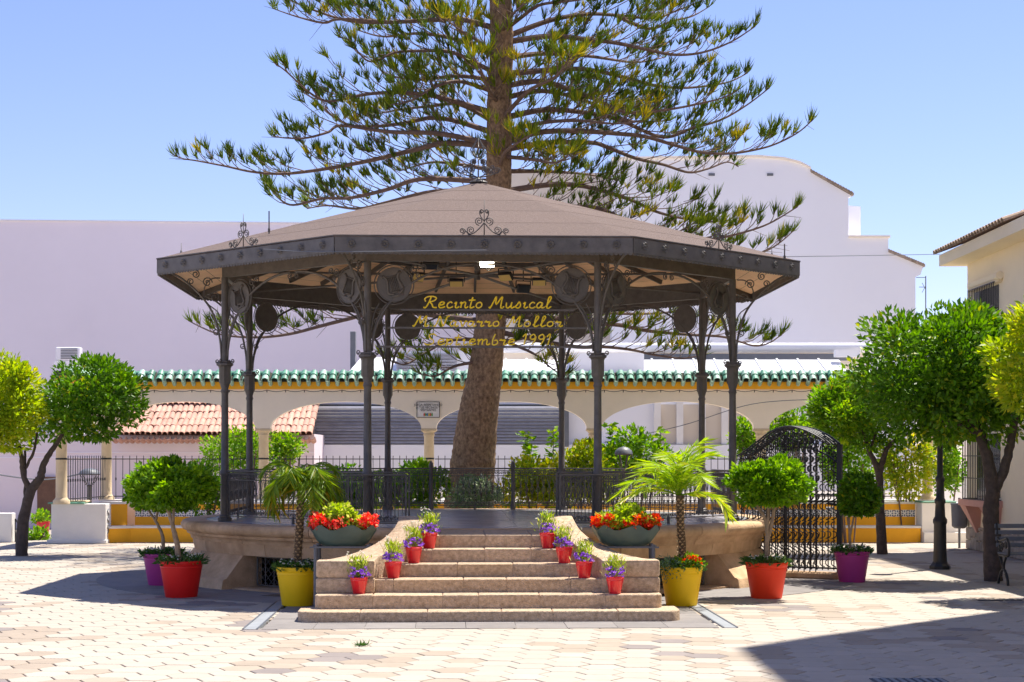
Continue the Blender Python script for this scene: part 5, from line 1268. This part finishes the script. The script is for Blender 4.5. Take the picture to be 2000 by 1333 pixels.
def boat(label, slabel, x, mkf, seed):
    Y = 20.5; k = Y/F; X = (x-1000)*k; zr = EYE+(892-1030)*k; zb = EYE+(892-1066)*k; L_ = 64*k; Dp = .22
    t = thing('boat_planter', label, 'planter', (X,Y,zb), 0, 'scalloped planters beside the stairs'); H = zr-zb; b = MB(); n = 48; rows = 7; vs = []
    for inner in (0,1):
        for r in range(rows):
            f = r/(rows-1)
            for j in range(n):
                a = 2*PI*j/n; sx = .62+.38*f**.6; z = H*f+(.034*math.sin(a*8)*f**3 if f > .4 else 0)
                rx = L_*sx*(1+.04*f)-.015*inner; ry = Dp*(.6+.4*f**.6)-.015*inner
                vs.append((rx*math.copysign(abs(math.cos(a))**.75,math.cos(a)), ry*math.copysign(abs(math.sin(a))**.75,math.sin(a)), z+(.01 if inner and f < .1 else 0)))
    fs = []
    for r in range(rows-1):
        for j in range(n):
            q = (j+1)%n; fs.append((r*n+j,r*n+q,(r+1)*n+q,(r+1)*n+j)); o = rows*n; fs.append((o+r*n+j,o+(r+1)*n+j,o+(r+1)*n+q,o+r*n+q))
    o = rows*n; fs += [((rows-1)*n+j,(rows-1)*n+(j+1)%n,o+(rows-1)*n+(j+1)%n,o+(rows-1)*n+j) for j in range(n)]; fs += [tuple(range(n))[::-1]]
    b.add(vs,fs).build('basin', M['planter'], t, True, fix=False)
    MB().prism([(L_*.9*math.cos(2*PI*j/24),Dp*.85*math.sin(2*PI*j/24)) for j in range(24)],H*.5,H*.86).build('soil', M['soil'], t)
    canopy('foliage', 1500, (0,0,H+.06), (L_*.98,Dp,.13), seed, M['leaf_lime'], t, .055, .04, nclump=46, cr=.22)
    canopy('tall_foliage', 700, (-.04 if x < 1000 else .03,.02,H+.15), (L_*.5,Dp*.75,.13), seed+1, M['leaf_lime'], t, .055, .04, nclump=24, cr=.28)
    rr3 = np.random.RandomState(seed); m = 115; u = rr3.uniform(-1,1,m); u = np.sign(u)*np.abs(u)**.7
    c = np.stack([u*L_*1.02, -np.sqrt(np.maximum(0,1-u*u))*Dp*rr3.uniform(.3,1.08,m), H+.03+rr3.uniform(-.03,.12,m)],1)
    leaves('flowers', np.repeat(c,9,0)+rr3.normal(size=(m*9,3))*.012, sph(rr3,m*9), .040, .034, M[mkf], t, seed+2)
    s = thing('planter_stand', slabel, 'stand', (X,Y,0), 0, 'steel stands under the scalloped planters')
    for sx in (-1,1):
        for sy in (-1,1): MB().tube([(sx*L_*.80,sy*.15,0),(sx*L_*.80,sy*.15,zb+.02)], .028, 10).build('leg', M['steel'], s, True)
    b = MB(); 
    for sy in (-1,1): b.bar((-L_*.98,sy*.17,zb-.012),(L_*.98,sy*.17,zb-.012),.02)
    for sx in (-.8,-.3,.3,.8): b.bar((sx*L_,-.17,zb-.015),(sx*L_,.17,zb-.015),.02)
    b.build('shelf_frame', M['steel'], s)
boat('scalloped green planter of coral begonias left of the stairs','steel stand under the planter left of the stairs',671,'fl_pink',201)
boat('scalloped green planter of red begonias right of the stairs','steel stand under the planter right of the stairs',1222,'fl_red',211)
# small things on the ground
g = gd(705,1262); rr3 = np.random.RandomState(1); m = 60; pos = np.stack([rr3.normal(size=m)*.03,rr3.normal(size=m)*.02,np.zeros(m)],1); dr = np.stack([rr3.normal(size=m),rr3.normal(size=m),rr3.uniform(.3,1,m)],1)
w_ = leaves('weed', pos, dr, .07, .012, M['leaf_ground'], None, 3); w_.location = g; tag(w_, 'small green weed growing between pavers in the foreground', 'weed')
g = gd(84,1044); t = thing('flower_pot', 'terracotta pot standing by the low pink house at far left', 'flower pot', (g.x,g.y,0)); pot(.13,.17,.3,.015,'smallred',t,20); canopy('foliage',300,(0,0,.4),(.25,.25,.15),77,M['leaf_shrub'],t,.08,.05,nclump=15,cr=.4)
